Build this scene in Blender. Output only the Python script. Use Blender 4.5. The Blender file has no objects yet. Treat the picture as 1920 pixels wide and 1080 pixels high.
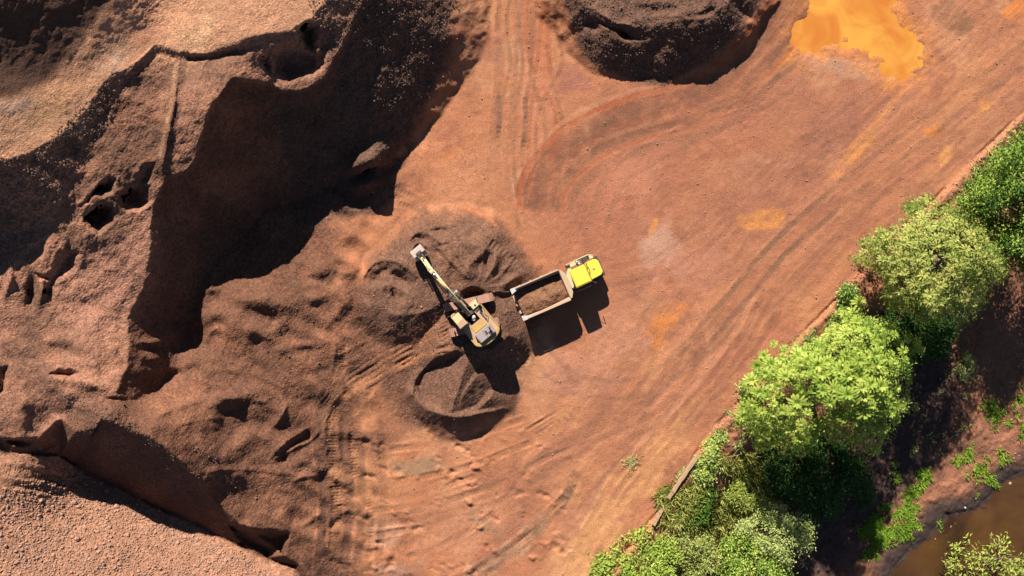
import bpy, bmesh, math, random
import numpy as np
from mathutils import Vector, Matrix, Euler

C = bpy.context.scene.collection
S = 0.055            # metres per photo pixel on the level of the yard
H = 74.0             # drone height
EL = math.radians(35.0)
SH = Vector((0.30, -0.95)).normalized()      # direction in which shadows run

# ------------------------------------------------------------------ camera, sky, sun
cam = bpy.data.objects.new('camera', bpy.data.cameras.new('camera'))
C.objects.link(cam)
cam.location = (0, 0, H)
cam.data.sensor_width = 36
cam.data.lens = 36 * H / (1920 * S)
cam.data.clip_end = 3000
bpy.context.scene.camera = cam

world = bpy.data.worlds.new('World')
bpy.context.scene.world = world
world.use_nodes = True
wn = world.node_tree
sky = wn.nodes.new('ShaderNodeTexSky')
sky.sky_type = 'NISHITA'
sky.sun_disc = False
sky.altitude = 1500
sky.air_density = 0.7
sky.dust_density = 0.3
sky.sun_elevation = EL
sky.sun_rotation = math.atan2(-SH.x, -SH.y)
wn.links.new(sky.outputs[0], wn.nodes['Background'].inputs[0])
wn.nodes['Background'].inputs[1].default_value = 0.05
sl = bpy.data.lights.new('sun', 'SUN')
sl.energy = 5.0
sl.angle = math.radians(0.5)
sl.color = (1.0, 0.955, 0.89)
sun = bpy.data.objects.new('sun', sl)
C.objects.link(sun)
sun.location = (-20, 60, 60)
sun.rotation_euler = Vector((SH.x * math.cos(EL), SH.y * math.cos(EL), -math.sin(EL))).to_track_quat('-Z', 'Y').to_euler()
vs = bpy.context.scene.view_settings
vs.view_transform = 'Standard'
vs.look = 'None'
vs.gamma = 1
vs.use_curve_mapping = False
vs.exposure = 1.2
bpy.context.scene.cycles.max_bounces = 6
bpy.context.scene.cycles.diffuse_bounces = 1

KL = 1.85            # brightness of a level white surface in the sun at this exposure
def lin(c):
    c = np.asarray(c, float) / 255.0
    return np.where(c <= 0.04045, c / 12.92, ((c + 0.055) / 1.055) ** 2.4)
def alb(r, g, b, k=1.0):
    return np.clip(lin((r, g, b)) / KL * k, 0.004, 0.85)

# ------------------------------------------------------------------ object bookkeeping
def tag(o, label=None, cat=None, group=None, kind=None):
    if label: o['label'] = label
    if cat: o['category'] = cat
    if group: o['group'] = group
    if kind: o['kind'] = kind
    return o
def empty(name, loc, rz=0, label=None, cat=None, group=None):
    o = bpy.data.objects.new(name, None)
    C.objects.link(o)
    o.location = loc
    o.rotation_euler = (0, 0, rz)
    o.empty_display_size = 0.3
    return tag(o, label, cat, group)
def link(name, me, mat=None, parent=None, loc=None):
    o = bpy.data.objects.new(name, me)
    C.objects.link(o)
    if mat is not None and not me.materials: me.materials.append(mat)
    if parent is not None: o.parent = parent
    if loc is not None: o.location = loc
    return o
def np_mesh(name, v, f, smooth=True):
    """v (n,3), f (m,k) arrays"""
    me = bpy.data.meshes.new(name)
    v = np.ascontiguousarray(v, np.float32); f = np.ascontiguousarray(f, np.int32)
    m, k = f.shape
    me.vertices.add(len(v)); me.vertices.foreach_set('co', v.ravel())
    me.loops.add(m * k); me.loops.foreach_set('vertex_index', f.ravel())
    me.polygons.add(m)
    me.polygons.foreach_set('loop_start', np.arange(0, m * k, k, dtype=np.int32))
    me.polygons.foreach_set('loop_total', np.full(m, k, np.int32))
    me.polygons.foreach_set('use_smooth', np.full(m, smooth, bool))
    me.update(calc_edges=True)
    return me

# ------------------------------------------------------------------ numpy noise and distance helpers
def vnoise(x, y, seed):
    r = np.random.RandomState(seed).rand(256, 256).astype(np.float32)
    xi = np.floor(x).astype(np.int64); yi = np.floor(y).astype(np.int64)
    fx = (x - xi).astype(np.float32); fy = (y - yi).astype(np.float32)
    fx = fx * fx * fx * (fx * (fx * 6 - 15) + 10); fy = fy * fy * fy * (fy * (fy * 6 - 15) + 10)
    a = xi & 255; b = (xi + 1) & 255; c = yi & 255; d = (yi + 1) & 255
    return (r[a, c] * (1 - fx) + r[b, c] * fx) * (1 - fy) + (r[a, d] * (1 - fx) + r[b, d] * fx) * fy - 0.5
def fbm(x, y, scale, seed, octv=4, gain=0.5, ridged=False):
    out = 0; amp = 1.0; tot = 0; f = 1.0 / scale
    for i in range(octv):
        n = vnoise(x * f + 17.3 * i, y * f - 9.1 * i, seed + i)
        if ridged: n = 0.5 - 2 * np.abs(n)
        out = out + n * amp; tot += amp
        amp *= gain; f *= 2.03
    return out / tot * 2          # roughly -1..1
def smooth(a, b, x):
    t = np.clip((x - a) / (b - a), 0, 1)
    return t * t * (3 - 2 * t)
def catmull(pts, n=8):
    p = np.asarray(pts, float)
    if len(p) < 3: return p
    q = np.vstack([2 * p[0] - p[1], p, 2 * p[-1] - p[-2]])
    out = []
    for i in range(1, len(q) - 2):
        for t in np.linspace(0, 1, n, endpoint=False):
            out.append(0.5 * (2 * q[i] + (q[i + 1] - q[i - 1]) * t + (2 * q[i - 1] - 5 * q[i] + 4 * q[i + 1] - q[i + 2]) * t * t + (3 * q[i] - q[i - 1] - 3 * q[i + 1] + q[i + 2]) * t ** 3))
    out.append(p[-1])
    return np.array(out)
def segdist(U, V, p):
    """distance to polyline, nearest interpolated value (3rd col), arclength, signed side"""
    p = np.asarray(p, np.float32)
    best = np.full(U.shape, 1e9, np.float32)
    val = np.zeros(U.shape, np.float32); arc = np.zeros(U.shape, np.float32); side = np.zeros(U.shape, np.float32)
    gx = np.zeros(U.shape, np.float32); gy = np.zeros(U.shape, np.float32)
    acc = 0.0
    for i in range(len(p) - 1):
        ax, ay = p[i, :2]; bx, by = p[i + 1, :2]
        dx, dy = bx - ax, by - ay
        L2 = dx * dx + dy * dy + 1e-9; L = math.sqrt(L2)
        t = np.clip(((U - ax) * dx + (V - ay) * dy) / L2, 0, 1)
        qx = U - (ax + t * dx); qy = V - (ay + t * dy)
        d = np.sqrt(qx * qx + qy * qy)
        m = d < best
        best = np.where(m, d, best); gx = np.where(m, qx / (d + 1e-6), gx); gy = np.where(m, qy / (d + 1e-6), gy)
        if p.shape[1] > 2: val = np.where(m, p[i, 2] + (p[i + 1, 2] - p[i, 2]) * t, val)
        arc = np.where(m, acc + t * L, arc)
        side = np.where(m, dx * (V - ay) - dy * (U - ax), side)
        acc += L
    segdist.g = (gx, gy)
    return best, val, arc, side
def sdpoly(U, V, poly):
    p = np.asarray(poly, np.float32)
    q = np.vstack([p, p[:1]])
    d = segdist(U, V, q[:, :2])[0]
    ins = np.zeros(U.shape, bool)
    for i in range(len(p)):
        x0, y0 = q[i, :2]; x1, y1 = q[i + 1, :2]
        if y0 == y1: continue
        c = ((y0 > V) != (y1 > V)) & (U < (x1 - x0) * (V - y0) / (y1 - y0) + x0)
        ins ^= c
    return np.where(ins, -d, d)
class TPS:
    def __init__(self, pts):
        p = np.asarray(pts, float); self.x = p[:, :2] / 500; n = len(p)
        A = np.zeros((n + 3, n + 3)); A[:n, :n] = self.k(self.x[:, None], self.x[None]) + np.eye(n) * 1e-3
        A[:n, n] = 1; A[:n, n + 1:] = self.x; A[n, :n] = 1; A[n + 1:, :n] = self.x.T
        self.w = np.linalg.solve(A, np.r_[p[:, 2], 0, 0, 0]); self.n = n
    @staticmethod
    def k(a, b):
        r2 = ((a - b) ** 2).sum(-1) + 1e-9
        return r2 * np.log(r2) * 0.5
    def __call__(self, U, V):
        X = np.stack([U, V], -1).reshape(-1, 2) / 500
        out = self.w[self.n] + X @ self.w[self.n + 1:]
        for i in range(self.n): out += self.w[i] * self.k(X, self.x[i])
        return out.reshape(U.shape)

# ------------------------------------------------------------------ the terrain grid (photo pixel coordinates, then unprojected)
STEP = 2.4
def axis(a, b, lo, hi):
    core = np.arange(a, b + STEP, STEP)
    def grow(x, end, sgn):
        out = []; st = STEP
        while (end - x) * sgn > 0:
            st = min(st * 1.12, 250); x += sgn * st; out.append(x)
        return out
    return np.array(grow(core[0], lo, -1)[::-1] + list(core) + grow(core[-1], hi, 1))
gu = axis(-50, 1970, -9000, 11000)
gv = axis(-50, 1130, -9000, 10000)
U, V = np.meshgrid(gu, gv, indexing='xy')
U = U.astype(np.float32); V = V.astype(np.float32)
Uc = np.clip(U, -350, 2300); Vc = np.clip(V, -300, 1400)     # terrain repeats its edge values far outside the frame
WU = Uc + 7 * fbm(U, V, 60, 11, 3) + 1.2 * fbm(U, V, 14, 21, 2)
WV = Vc + 7 * fbm(U, V, 60, 31, 3) + 1.2 * fbm(U, V, 14, 41, 2)
PX = S
def grid_interp(f):
    """evaluate smooth function on a coarse lattice and resample"""
    cu = np.linspace(-360, 2310, 180); cv = np.linspace(-310, 1410, 120)
    A = f(*np.meshgrid(cu, cv, indexing='xy'))
    fu = (Uc - cu[0]) / (cu[1] - cu[0]); fv = (Vc - cv[0]) / (cv[1] - cv[0])
    iu = np.clip(fu.astype(int), 0, len(cu) - 2); iv = np.clip(fv.astype(int), 0, len(cv) - 2)
    a = fu - iu; b = fv - iv
    return (A[iv, iu] * (1 - a) + A[iv, iu + 1] * a) * (1 - b) + (A[iv + 1, iu] * (1 - a) + A[iv + 1, iu + 1] * a) * b
class Win:
    """sub-window of the grid around points"""
    def __init__(self, pts, pad):
        p = np.asarray(pts, float)
        i0, i1 = np.searchsorted(gu, [p[:, 0].min() - pad, p[:, 0].max() + pad])
        j0, j1 = np.searchsorted(gv, [p[:, 1].min() - pad, p[:, 1].max() + pad])
        self.s = (slice(max(j0 - 1, 0), j1 + 1), slice(max(i0 - 1, 0), i1 + 1))
        self.U = U[self.s]; self.V = V[self.s]; self.WU = WU[self.s]; self.WV = WV[self.s]

# base of yard and pit floor
base_pts = [(u, v, 0) for u in (760, 950, 1150, 1350, 1600, 1900, 2300) for v in (-300, 0, 250, 500, 800, 1100, 1400)]
base_pts += [(700, 400, 0.2), (640, 500, 0.4), (700, 650, 0.6), (680, 800, 0.3), (660, 950, 0.2), (640, 1080, 0.1), (600, 1200, 0), (500, 1400, 0),
             (560, 420, -0.2), (480, 480, 0.0), (420, 420, -0.3), (540, 560, 1.0), (450, 600, 1.3), (390, 560, 0.9), (330, 640, 1.0),
             (300, 720, 3.4), (250, 735, 4.6), (255, 690, 2.2), (380, 700, 2.6), (480, 700, 1.6), (580, 700, 1.0), (300, 790, 7.6), (250, 790, 8.6), (215, 760, 8.6), (290, 835, 8.8), (350, 870, 7.4), (384, 915, 6.0),
             (360, 800, 5.6), (430, 830, 3.8), (480, 780, 2.4), (560, 800, 1.3), (440, 930, 3.4), (500, 970, 2.7), (560, 960, 1.4), (540, 890, 1.8), (420, 760, 3.2),
             (165, 850, 8.6), (0, 900, 5.0), (60, 850, 5.2), (60, 780, 5.4), (300, 950, 8), (-300, 800, 6), (200, 600, 0.8), (280, 620, 0.8), (300, 670, 1.4), (0, 600, 3), (-300, 300, 4), (300, 200, 1), (500, 0, 0), (-300, -300, 5), (600, 250, -0.3), (120, 1000, 8), (400, 1080, 5), (-200, 1300, 9)]
Z = grid_interp(TPS(base_pts)).astype(np.float32)
west = smooth(760, 640, WU)
Z += west * (0.85 * fbm(U, V, 105, 51, 3, 0.4) + 0.5 * fbm(U * 0.8 + V * 0.6, V * 1.6 - U * 0.9, 75, 61, 2, ridged=True))

def smax(a, b, k=0.35):
    h = np.clip(0.5 + 0.5 * (a - b) / k, 0, 1)
    return b * (1 - h) + a * h + k * h * (1 - h)
def smin(a, b, k=0.35): return -smax(-a, -b, k)
def slope_z(u, v, d, g, zt, m):
    """height on a face of true slope m that falls away (m > 0) or rises (m < 0) from a crest of height zt, d px away along g"""
    X = ((u - 960) * g[0] + (v - 540) * g[1]) * S
    Xc = X - d * S
    return (zt - m * (X - Xc * (1 - zt / H))) / np.maximum(1 - m * X / H, 0.2)
def gsample(A, u, v):
    x = np.interp(u, gu, np.arange(len(gu))); y = np.interp(v, gv, np.arange(len(gv)))
    i = np.minimum(x.astype(int), len(gu) - 2); j = np.minimum(y.astype(int), len(gv) - 2); a = x - i; b = y - j
    return (A[j, i] * (1 - a) + A[j, i + 1] * a) * (1 - b) + (A[j + 1, i] * (1 - a) + A[j + 1, i + 1] * a) * b
def plateau(poly, top, slope, k=0.3, warp=1.0, rough=0.0):
    global Z
    w = Win(poly, 420)
    u = np.clip(w.U, -350, 2300); v = np.clip(w.V, -300, 1400)
    uu = u + (w.WU - u) * warp; vv = v + (w.WV - v) * warp
    d = sdpoly(uu, vv, poly); g = segdist.g
    if callable(top):
        A = np.zeros_like(Z); A[w.s] = top(w); top = A
    elif not isinstance(top, np.ndarray): top = np.full_like(Z, top)
    dd = np.maximum(d, 0)
    if rough: dd = np.maximum(dd + rough * fbm(w.U, w.V, 22, 71, 3) * smooth(0, 40, dd), 0)
    p = np.asarray(poly, np.float32); n = len(p)
    tp = gsample(top, p[:, 0], p[:, 1])
    h = np.full(d.shape, -50.0, np.float32); jit = dd - np.maximum(d, 0)
    for q in range(n):                       # highest of the faces below every stretch of crest
        a_, b_ = p[q], p[(q + 1) % n]
        if max(a_[0], b_[0]) < -330 or max(a_[1], b_[1]) < -280: continue
        dx, dy = b_ - a_; t = np.clip(((uu - a_[0]) * dx + (vv - a_[1]) * dy) / (dx * dx + dy * dy + 1e-6), 0, 1)
        qx = uu - a_[0] - t * dx; qy = vv - a_[1] - t * dy; ds_ = np.sqrt(qx * qx + qy * qy) + 1e-4
        h = np.maximum(h, slope_z(uu, vv, ds_ + jit, (qx / ds_, qy / ds_), tp[q] * (1 - t) + tp[(q + 1) % n] * t, slope))
    h = np.where(d > 0, h, top[w.s])
    Z[w.s] = smax(Z[w.s], h.astype(np.float32), k)
    return d, w
def ridge(line, slope, k=0.25, warp=0.7, sm=True, slope_r=None):
    global Z
    p = catmull(line) if sm else np.asarray(line, float)
    w = Win(p, 160)
    uu = w.U + (w.WU - w.U) * warp; vv = w.V + (w.WV - w.V) * warp
    d, val, arc, side = segdist(uu, vv, p)
    sl_ = slope if slope_r is None else np.where(side > 0, slope_r, slope)
    Z[w.s] = smax(Z[w.s], slope_z(uu, vv, d, segdist.g, val, sl_).astype(np.float32), k)
def bump(u, v, ru, rv, ang, h, p=2.0, sharp=False):
    """oval lump (h>0) or hollow (h<0)"""
    global Z
    R = max(ru, rv) * 1.6
    w = Win([(u - R, v - R), (u + R, v + R)], 0)
    a = math.radians(ang); du = w.WU - u; dv = w.WV - v
    x = (du * math.cos(a) + dv * math.sin(a)) / ru; y = (-du * math.sin(a) + dv * math.cos(a)) / rv
    r = np.sqrt(x * x + y * y)
    f = np.clip(1 - r, 0, 1) if sharp else np.exp(-(r ** p) * 1.6)
    Z[w.s] += (h * f).astype(np.float32)
def berm(line, h, wd):
    global Z
    p = catmull(line); w = Win(p, wd * 4)
    d, _, arc, side = segdist(w.U + (w.WU - w.U) * .5, w.V + (w.WV - w.V) * .5, p)
    tot = np.linalg.norm(np.diff(p, axis=0), axis=1).sum()
    Z[w.s] += (h * np.exp(-d / wd) * smooth(0, .3 * tot, arc) * smooth(0, .3 * tot, tot - arc)).astype(np.float32)
def scoop(rim, depth, wall, length, tilt=0.0):
    """bite of a bucket: steep wall just below the rim line, floor rising again further on"""
    global Z
    p = catmull(rim); w = Win(p, wall + length + 20)
    d, _, arc, side = segdist(w.U + (w.WU - w.U) * .6, w.V + (w.WV - w.V) * .6, p)
    tot = np.linalg.norm(np.diff(p, axis=0), axis=1).sum()
    en = smooth(0, .22 * tot, arc) * smooth(0, .22 * tot, tot - arc)
    d = d + 2.5 * fbm(w.U, w.V, 13, 73, 2)
    f = np.where(side > 0, smooth(0, wall, d) * (1 - smooth(wall, wall + length, d)), 0)
    lip_ = np.where(side <= 0, .22 * np.exp(-(d / 9) ** 2), .22 * np.exp(-(d / 3) ** 2))
    Z[w.s] += ((-depth * f + depth * lip_) * en).astype(np.float32)
def cut(poly, depth, lip=0.0, soft=6):
    """hollow with a given outline: soft is the wall width in px"""
    global Z
    w = Win(poly, 40)
    d = sdpoly(w.WU, w.WV, poly) + 3.5 * fbm(w.U, w.V, 12, 72, 3)
    Z[w.s] += (-depth * smooth(-0.25 * soft, soft, -d) + 0.15 * lip * np.exp(-((d - 3) / 5) ** 2)).astype(np.float32)

# ---- west bench and upper terrace
bench_top = TPS([(300, 200, 9.4), (430, 145, 10.0), (400, 200, 10.4), (385, 225, 10.2), (366, 290, 8.9), (345, 322, 8.0), (285, 390, 7.4), (280, 450, 6.8), (276, 520, 6.4), (236, 600, 6.2), (230, 700, 7.2), (215, 744, 8.2), (130, 738, 8.0), (100, 700, 7.6), (0, 690, 7.0), (60, 760, 6.8), (60, 815, 5.9), (0, 810, 5.9), (115, 800, 5.6),
                 (150, 500, 7.6), (60, 480, 8.3), (20, 560, 7.6), (15, 520, 8.0), (90, 400, 9.0), (140, 320, 9.5), (222, 190, 9.7), (170, 300, 9.5), (200, 250, 9.6), (0, 400, 7.6), (340, 110, 9.6), (600, 150, 7.8), (560, 160, 7.6), (528, 160, 7.7), (620, 100, 8.0), (660, 40, 8.2), (690, -20, 8.4), (720, -200, 9), (500, 60, 8.8), (400, 0, 9.6), (-300, 500, 6.5), (-300, 800, 5), (-300, 200, 7), (100, -200, 10)])
BT = grid_interp(bench_top)
BT = BT + 0.25 * fbm(U, V, 80, 81, 2) + 0.22 * fbm(U, V, 34, 83, 2)
bench = [(432, 146), (402, 190), (386, 225), (366, 290), (345, 322), (312, 330), (287, 388), (281, 480), (276, 522), (256, 560), (236, 598), (238, 640), (232, 700), (214, 744), (178, 754), (142, 764), (120, 788), (92, 812), (55, 824), (0, 818), (-340, 812), (-340, -290), (735, -290), (702, -40), (657, 45), (630, 103), (606, 145), (576, 166), (528, 165), (508, 153)]
db_, wb_ = plateau(bench, BT, 1.9, 0.25, 0.8, rough=5)
def blur(A, n):
    for _ in range(n):
        for ax in (0, 1):
            B = np.pad(A, [(2, 2) if k == ax else (0, 0) for k in (0, 1)], mode='edge')
            sl_ = lambda o: tuple(slice(o, o + A.shape[k]) if k == ax else slice(None) for k in (0, 1))
            A = (B[sl_(0)] + B[sl_(1)] + B[sl_(2)] + B[sl_(3)] + B[sl_(4)]) / 5
    return A
wt = smooth(8, 45, db_)
Z[wb_.s] = Z[wb_.s] * (1 - wt) + blur(Z[wb_.s], 2) * wt
terr_top = TPS([(0, 290, 13.0), (-140, 300, 14.8), (100, 255, 11.4), (160, 200, 10.9), (205, 140, 10.7), (290, 90, 9.9), (345, 95, 9.9), (400, 98, 10.0), (470, 70, 10.3), (560, 52, 10.0), (640, -40, 9.8), (150, 100, 11.4), (0, 100, 13.4), (-300, 100, 15), (300, -200, 11), (650, -250, 10), (-300, 300, 14)])
TT = grid_interp(terr_top) + 0.25 * fbm(U, V, 90, 91, 4)
terr = [(206, 135), (170, 200), (122, 246), (60, 284), (0, 297), (-340, 300), (-340, -290), (700, -290), (660, -60), (610, 10), (560, 54), (472, 72), (400, 99), (345, 96), (290, 88), (226, 130)]
plateau(terr, TT, 0.82, 0.2, 0.9, rough=5)
# pile in the far corner
plateau([(-340, -290), (98, -290), (78, -120), (8, -32), (-72, 36), (-340, 112)], 15.6, 0.69, 0.4, 1.0, rough=3)

# ---- valley between bench ridge and the rocky heap
val = [(-345, 835, 5.0), (0, 846, 4.5), (60, 853, 4.2), (112, 856, 2.2), (140, 874, 0.0), (210, 909, -1.6), (330, 968, -1.5), (420, 1010, -0.6), (490, 1046, -0.2), (550, 1064, -0.1), (640, 1200, -0.1)]
w = Win(val, 330)
u_ = w.U + (w.WU - w.U) * 0.5; v_ = w.V + (w.WV - w.V) * 0.5
d, zv, arc, side = segdist(u_, v_, val)
rocky_side = side > 0
up = slope_z(u_, v_, np.maximum(d - 3, 0), segdist.g, zv, np.where(rocky_side, -0.30, -1.02))
heap = grid_interp(TPS([(-340, 835, 5.0), (0, 846, 4.5), (60, 853, 4.2), (112, 856, 2.3), (140, 874, 0.1), (210, 909, -1.5), (330, 968, -1.4), (420, 1010, -0.5), (490, 1046, -0.1), (550, 1064, 0), (0, 900, 4.4), (60, 900, 3.6), (0, 1000, 5.0), (0, 1100, 6), (100, 950, 2.2), (112, 895, 1.9), (200, 1000, 2.0), (200, 1100, 4),
                         (350, 1060, 1.2), (450, 1090, 1.0), (-300, 900, 4), (-300, 1300, 8), (100, 1300, 8), (500, 1300, 4), (640, 1200, 0.5)])) + 0.18 * fbm(U, V, 60, 95, 3)
Zr = np.where(rocky_side, heap[w.s], smin(Z[w.s], up, 0.2))
fade = smooth(640, 560, w.U)
Z[w.s] = Z[w.s] * (1 - fade) + Zr * fade
ROCKY = np.zeros_like(Z); ROCKY[w.s] = rocky_side * smooth(-2, 6, d) * (fade > 0.5)

# ---- pile at the top
pc = [(1095, 10), (1150, 40), (1215, 48), (1270, 42), (1320, 32), (1368, 10), (1390, -30), (1400, -120), (1330, -200), (1150, -200), (1085, -100), (1075, -30)]
plateau(pc, lambda w: 3.0 + 0.7 * fbm(w.U, w.V, 70, 101, 3) + 0.9 * smooth(1120, 1330, w.U), 0.80, 0.25, 1.0, rough=5)
ridge([(1120, 45, 2.6), (1150, 60, 2.8), (1180, 74, 2.5), (1200, 76, 2.3), (1235, 70, 2.4), (1255, 78, 2.0)], 0.75, 0.1)
scoop([(1190, 2), (1225, 8), (1265, 2)], 0.2, 12, 24); scoop([(1280, 26), (1310, 18), (1345, 2)], 0.2, 10, 20); scoop([(1110, 30), (1150, 44), (1190, 40)], 0.2, 10, 20); scoop([(1200, 34), (1250, 30), (1300, 34)], 0.15, 10, 16); bump(1110, 50, 20, 12, 60, -0.4)
bump(1170, 66, 15, 8, 30, -1.0)

# ---- mound the excavator works from
D1 = [(640, 690), (700, 668), (790, 630), (850, 590), (905, 560), (945, 590), (952, 630), (925, 655), (885, 660), (845, 656), (815, 662), (775, 668), (700, 700)]
plateau(D1, lambda w: smooth(765, 838, w.U) * 2.6, 0.8, 0.2, 0.4)
D2 = [(712, 556), (722, 524), (745, 500), (775, 474), (800, 456), (850, 450), (900, 460), (938, 485), (962, 515), (964, 540), (940, 552), (900, 548), (852, 556), (815, 578), (770, 588), (728, 588)]
plateau(D2, lambda w: 2.5 + 0.35 * fbm(w.U, w.V, 50, 111, 3) - 1.3 * smooth(880, 985, w.U), 0.62, 0.2, 0.8)
ridge([(772, 446, 1.6), (795, 432, 1.9), (822, 425, 1.9), (856, 424, 1.5)], 0.75, 0.1)
# scoops
scoop([(676, 556), (682, 518), (702, 493), (726, 485), (756, 496), (796, 532)], 1.15, 28, 50)
scoop([(690, 556), (712, 538), (740, 540), (772, 552)], 0.6, 16, 34)
scoop([(752, 462), (774, 441), (800, 436), (826, 452), (844, 488)], 0.65, 14, 30)
scoop([(766, 470), (786, 453), (810, 466)], 0.6, 10, 20)
scoop([(856, 552), (882, 538), (914, 552)], 0.7, 10, 16)
for q in ((790, 432), (826, 424), (866, 428), (902, 438), (938, 458), (966, 484), (984, 514), (986, 545)):
    berm([(895, 545), ((895 + q[0]) / 2 + 6, (545 + q[1]) / 2 + 4), q], 0.34, 7)
bump(925, 500, 34, 11, -60, 0.35); bump(955, 532, 34, 9, -35, 0.45); bump(885, 495, 44, 12, -62, 0.3); bump(850, 480, 40, 10, -65, 0.2); bump(905, 470, 30, 8, -50, 0.25)

# ---- spoil heap south of the excavator
ridge([(776, 738, 1.0), (800, 764, 1.7), (850, 780, 2.1), (900, 776, 1.7), (945, 765, 0.7)], 0.85, 0.1, 0.6, slope_r=0.85)
w = Win([(760, 640), (990, 800)], 20)
arcl = catmull([(776, 738), (800, 764), (850, 780), (900, 776), (945, 765)])
d, _, _, side = segdist(w.WU, w.WV, arcl)
blob = smooth(12, -25, sdpoly(w.WU, w.WV, [(782, 735), (805, 690), (850, 660), (930, 660), (968, 720), (955, 760), (900, 772), (850, 775), (800, 760)]))
Z[w.s] = np.maximum(Z[w.s], np.where(side < 0, 0.25 * blob * smooth(700, 750, w.V) + 1.3 * np.exp(-(d / 22) ** 2) * blob, Z[w.s]))
scoop([(770, 758), (780, 712), (812, 676), (870, 648)], 1.5, 48, 70)
for q in ((812, 764), (836, 772), (908, 766), (932, 756), (792, 748)):
    berm([(884, 662), ((884 + q[0]) / 2 + 3, (662 + q[1]) / 2), q], 0.35, 6)
ridge([(846, 768, 2.1), (866, 715, 2.5), (880, 668, 2.6)], 0.6, 0.1, 0.5)
ridge([(862, 762, 1.9), (872, 738, 2.2), (893, 708, 2.3)], 0.6, 0.1, 0.5)
ridge([(900, 768, 1.5), (920, 745, 1.7)], 0.6, 0.1, 0.5)

# ---- lumps and hollows of the pit floor (u, v, half length, half width, angle, height)
for b in [(455, 618, 75, 46, 25, 2.3), (400, 590, 40, 20, -10, 0.8), (478, 566, 62, 26, 12, 1.5), (590, 560, 16, 12, 0, 0.6), (560, 650, 40, 12, -8, 0.5), (440, 745, 60, 16, -12, 0.8), 
           (585, 880, 20, 8, -30, 0.5),
          (345, 760, 70, 8, -18, 0.3), (330, 700, 60, 9, -15, -0.3), (600, 530, 40, 10, 10, -0.5), (400, 545, 30, 10, 0, 0.5), (620, 760, 50, 12, -60, 0.35), (700, 560, 30, 14, 30, -0.4), (585, 975, 30, 9, -35, 0.5), (625, 990, 36, 8, -50, -0.4)]:
    hm = 0.55 * min(b[2], b[3]) * S
    bump(*b[:5], max(-hm, min(hm, b[5])))
for rim, wall, ln_ in [([(372, 706), (415, 695), (462, 700)], 24, 34), ([(405, 742), (450, 748), (490, 752), (516, 742)], 40, 40), ([(340, 895), (430, 882), (520, 884), (628, 906)], 46, 80), ([(515, 884), (560, 866), (605, 868)], 18, 26),
                       ([(575, 905), (600, 880), (632, 858)], 16, 26), ([(555, 692), (600, 684), (622, 690)], 12, 20), ([(290, 738), (340, 722), (400, 714)], 26, 40), ([(465, 600), (520, 612), (548, 655)], 38, 50), ([(430, 566), (500, 558), (555, 580)], 34, 40),
                       ([(250, 700), (320, 690), (380, 672)], 28, 50), ([(620, 590), (650, 600), (690, 590)], 18, 30), ([(600, 500), (640, 510), (680, 500)], 20, 34), ([(660, 640), (690, 605), (700, 560)], 20, 40), ([(540, 760), (575, 742), (610, 735)], 20, 40), ([(330, 800), (400, 785), (470, 790)], 36, 70)]:
    scoop(rim, 0.013 * wall, wall, ln_)
scoop([(502, 866), (540, 828), (592, 798)], 0.85, 17, 30)
berm([(508, 808), (526, 780), (542, 748)], 0.8, 8); berm([(506, 868), (545, 846), (585, 826), (612, 790)], 0.6, 7); berm([(390, 740), (430, 748), (465, 752)], 0.5, 9)
berm([(385, 650), (395, 625), (420, 610)], 0.4, 8); berm([(540, 905), (570, 892), (610, 890)], 0.4, 6); berm([(330, 690), (400, 720), (470, 738)], 0.3, 14)
cut([(428, 984), (470, 990), (545, 1000), (540, 1038), (495, 1046), (450, 1022)], 2.0, 0.1, 14)
cut([(500, 1046), (545, 1052), (562, 1062), (530, 1062)], 0.5, 0.1, 6)
# debris spur against the cliff
ridge([(318, 430, 3.6), (322, 480, 3.0), (322, 530, 2.3), (332, 575, 0.9)], 0.7, 0.3, 1.0)
bump(690, 302, 45, 28, -30, 2.8); bump(690, 345, 34, 16, -10, 1.6); bump(665, 310, 20, 10, -40, 0.5); bump(690, 322, 30, 6, -20, -0.9)
bump(280, 642, 30, 9, 5, 0.7); bump(285, 670, 22, 12, 5, 0.7); bump(285, 656, 25, 6, 5, -0.3)
# ---- hollows of the bench
cut([(150, 385), (180, 345), (205, 333), (214, 340), (208, 362), (170, 370)], 1.5, 0.3, 18)
cut([(158, 400), (190, 378), (212, 384), (214, 415), (186, 437), (162, 418)], 1.9, 0.2, 22)
cut([(222, 360), (245, 345), (278, 350), (282, 380), (262, 396), (232, 388)], 1.7, 0.2, 24)
cut([(246, 345), (270, 305), (296, 300), (290, 340), (275, 355)], 0.7, 0.1, 22)
cut([(78, 545), (110, 470), (128, 450), (155, 475), (140, 500), (112, 525), (95, 560)], 0.9, 0.2, 26)
cut([(60, 512), (85, 516), (90, 523), (70, 522)], 0.6, 0.3, 5)
cut([(38, 485), (55, 465), (92, 445), (85, 480), (60, 498)], 0.4, 0.2, 14)
bump(55, 545, 9, 34, 8, -0.6); bump(20, 520, 8, 40, 12, 0.6); bump(75, 545, 8, 30, 8, 0.4)
cut([(0, 690), (14, 690), (20, 712), (14, 738), (0, 742)], 0.7, 0.1, 12)
cut([(95, 700), (120, 690), (148, 698), (130, 712)], 0.8, 0.2, 9)
bump(120, 660, 40, 18, 0, -0.5); bump(165, 720, 40, 14, 15, 0.6); bump(40, 770, 18, 50, 0, 0.5)
cut([(10, 822), (60, 822), (108, 830), (104, 846), (65, 858), (30, 840)], 0.6, 0.1, 14)
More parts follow.
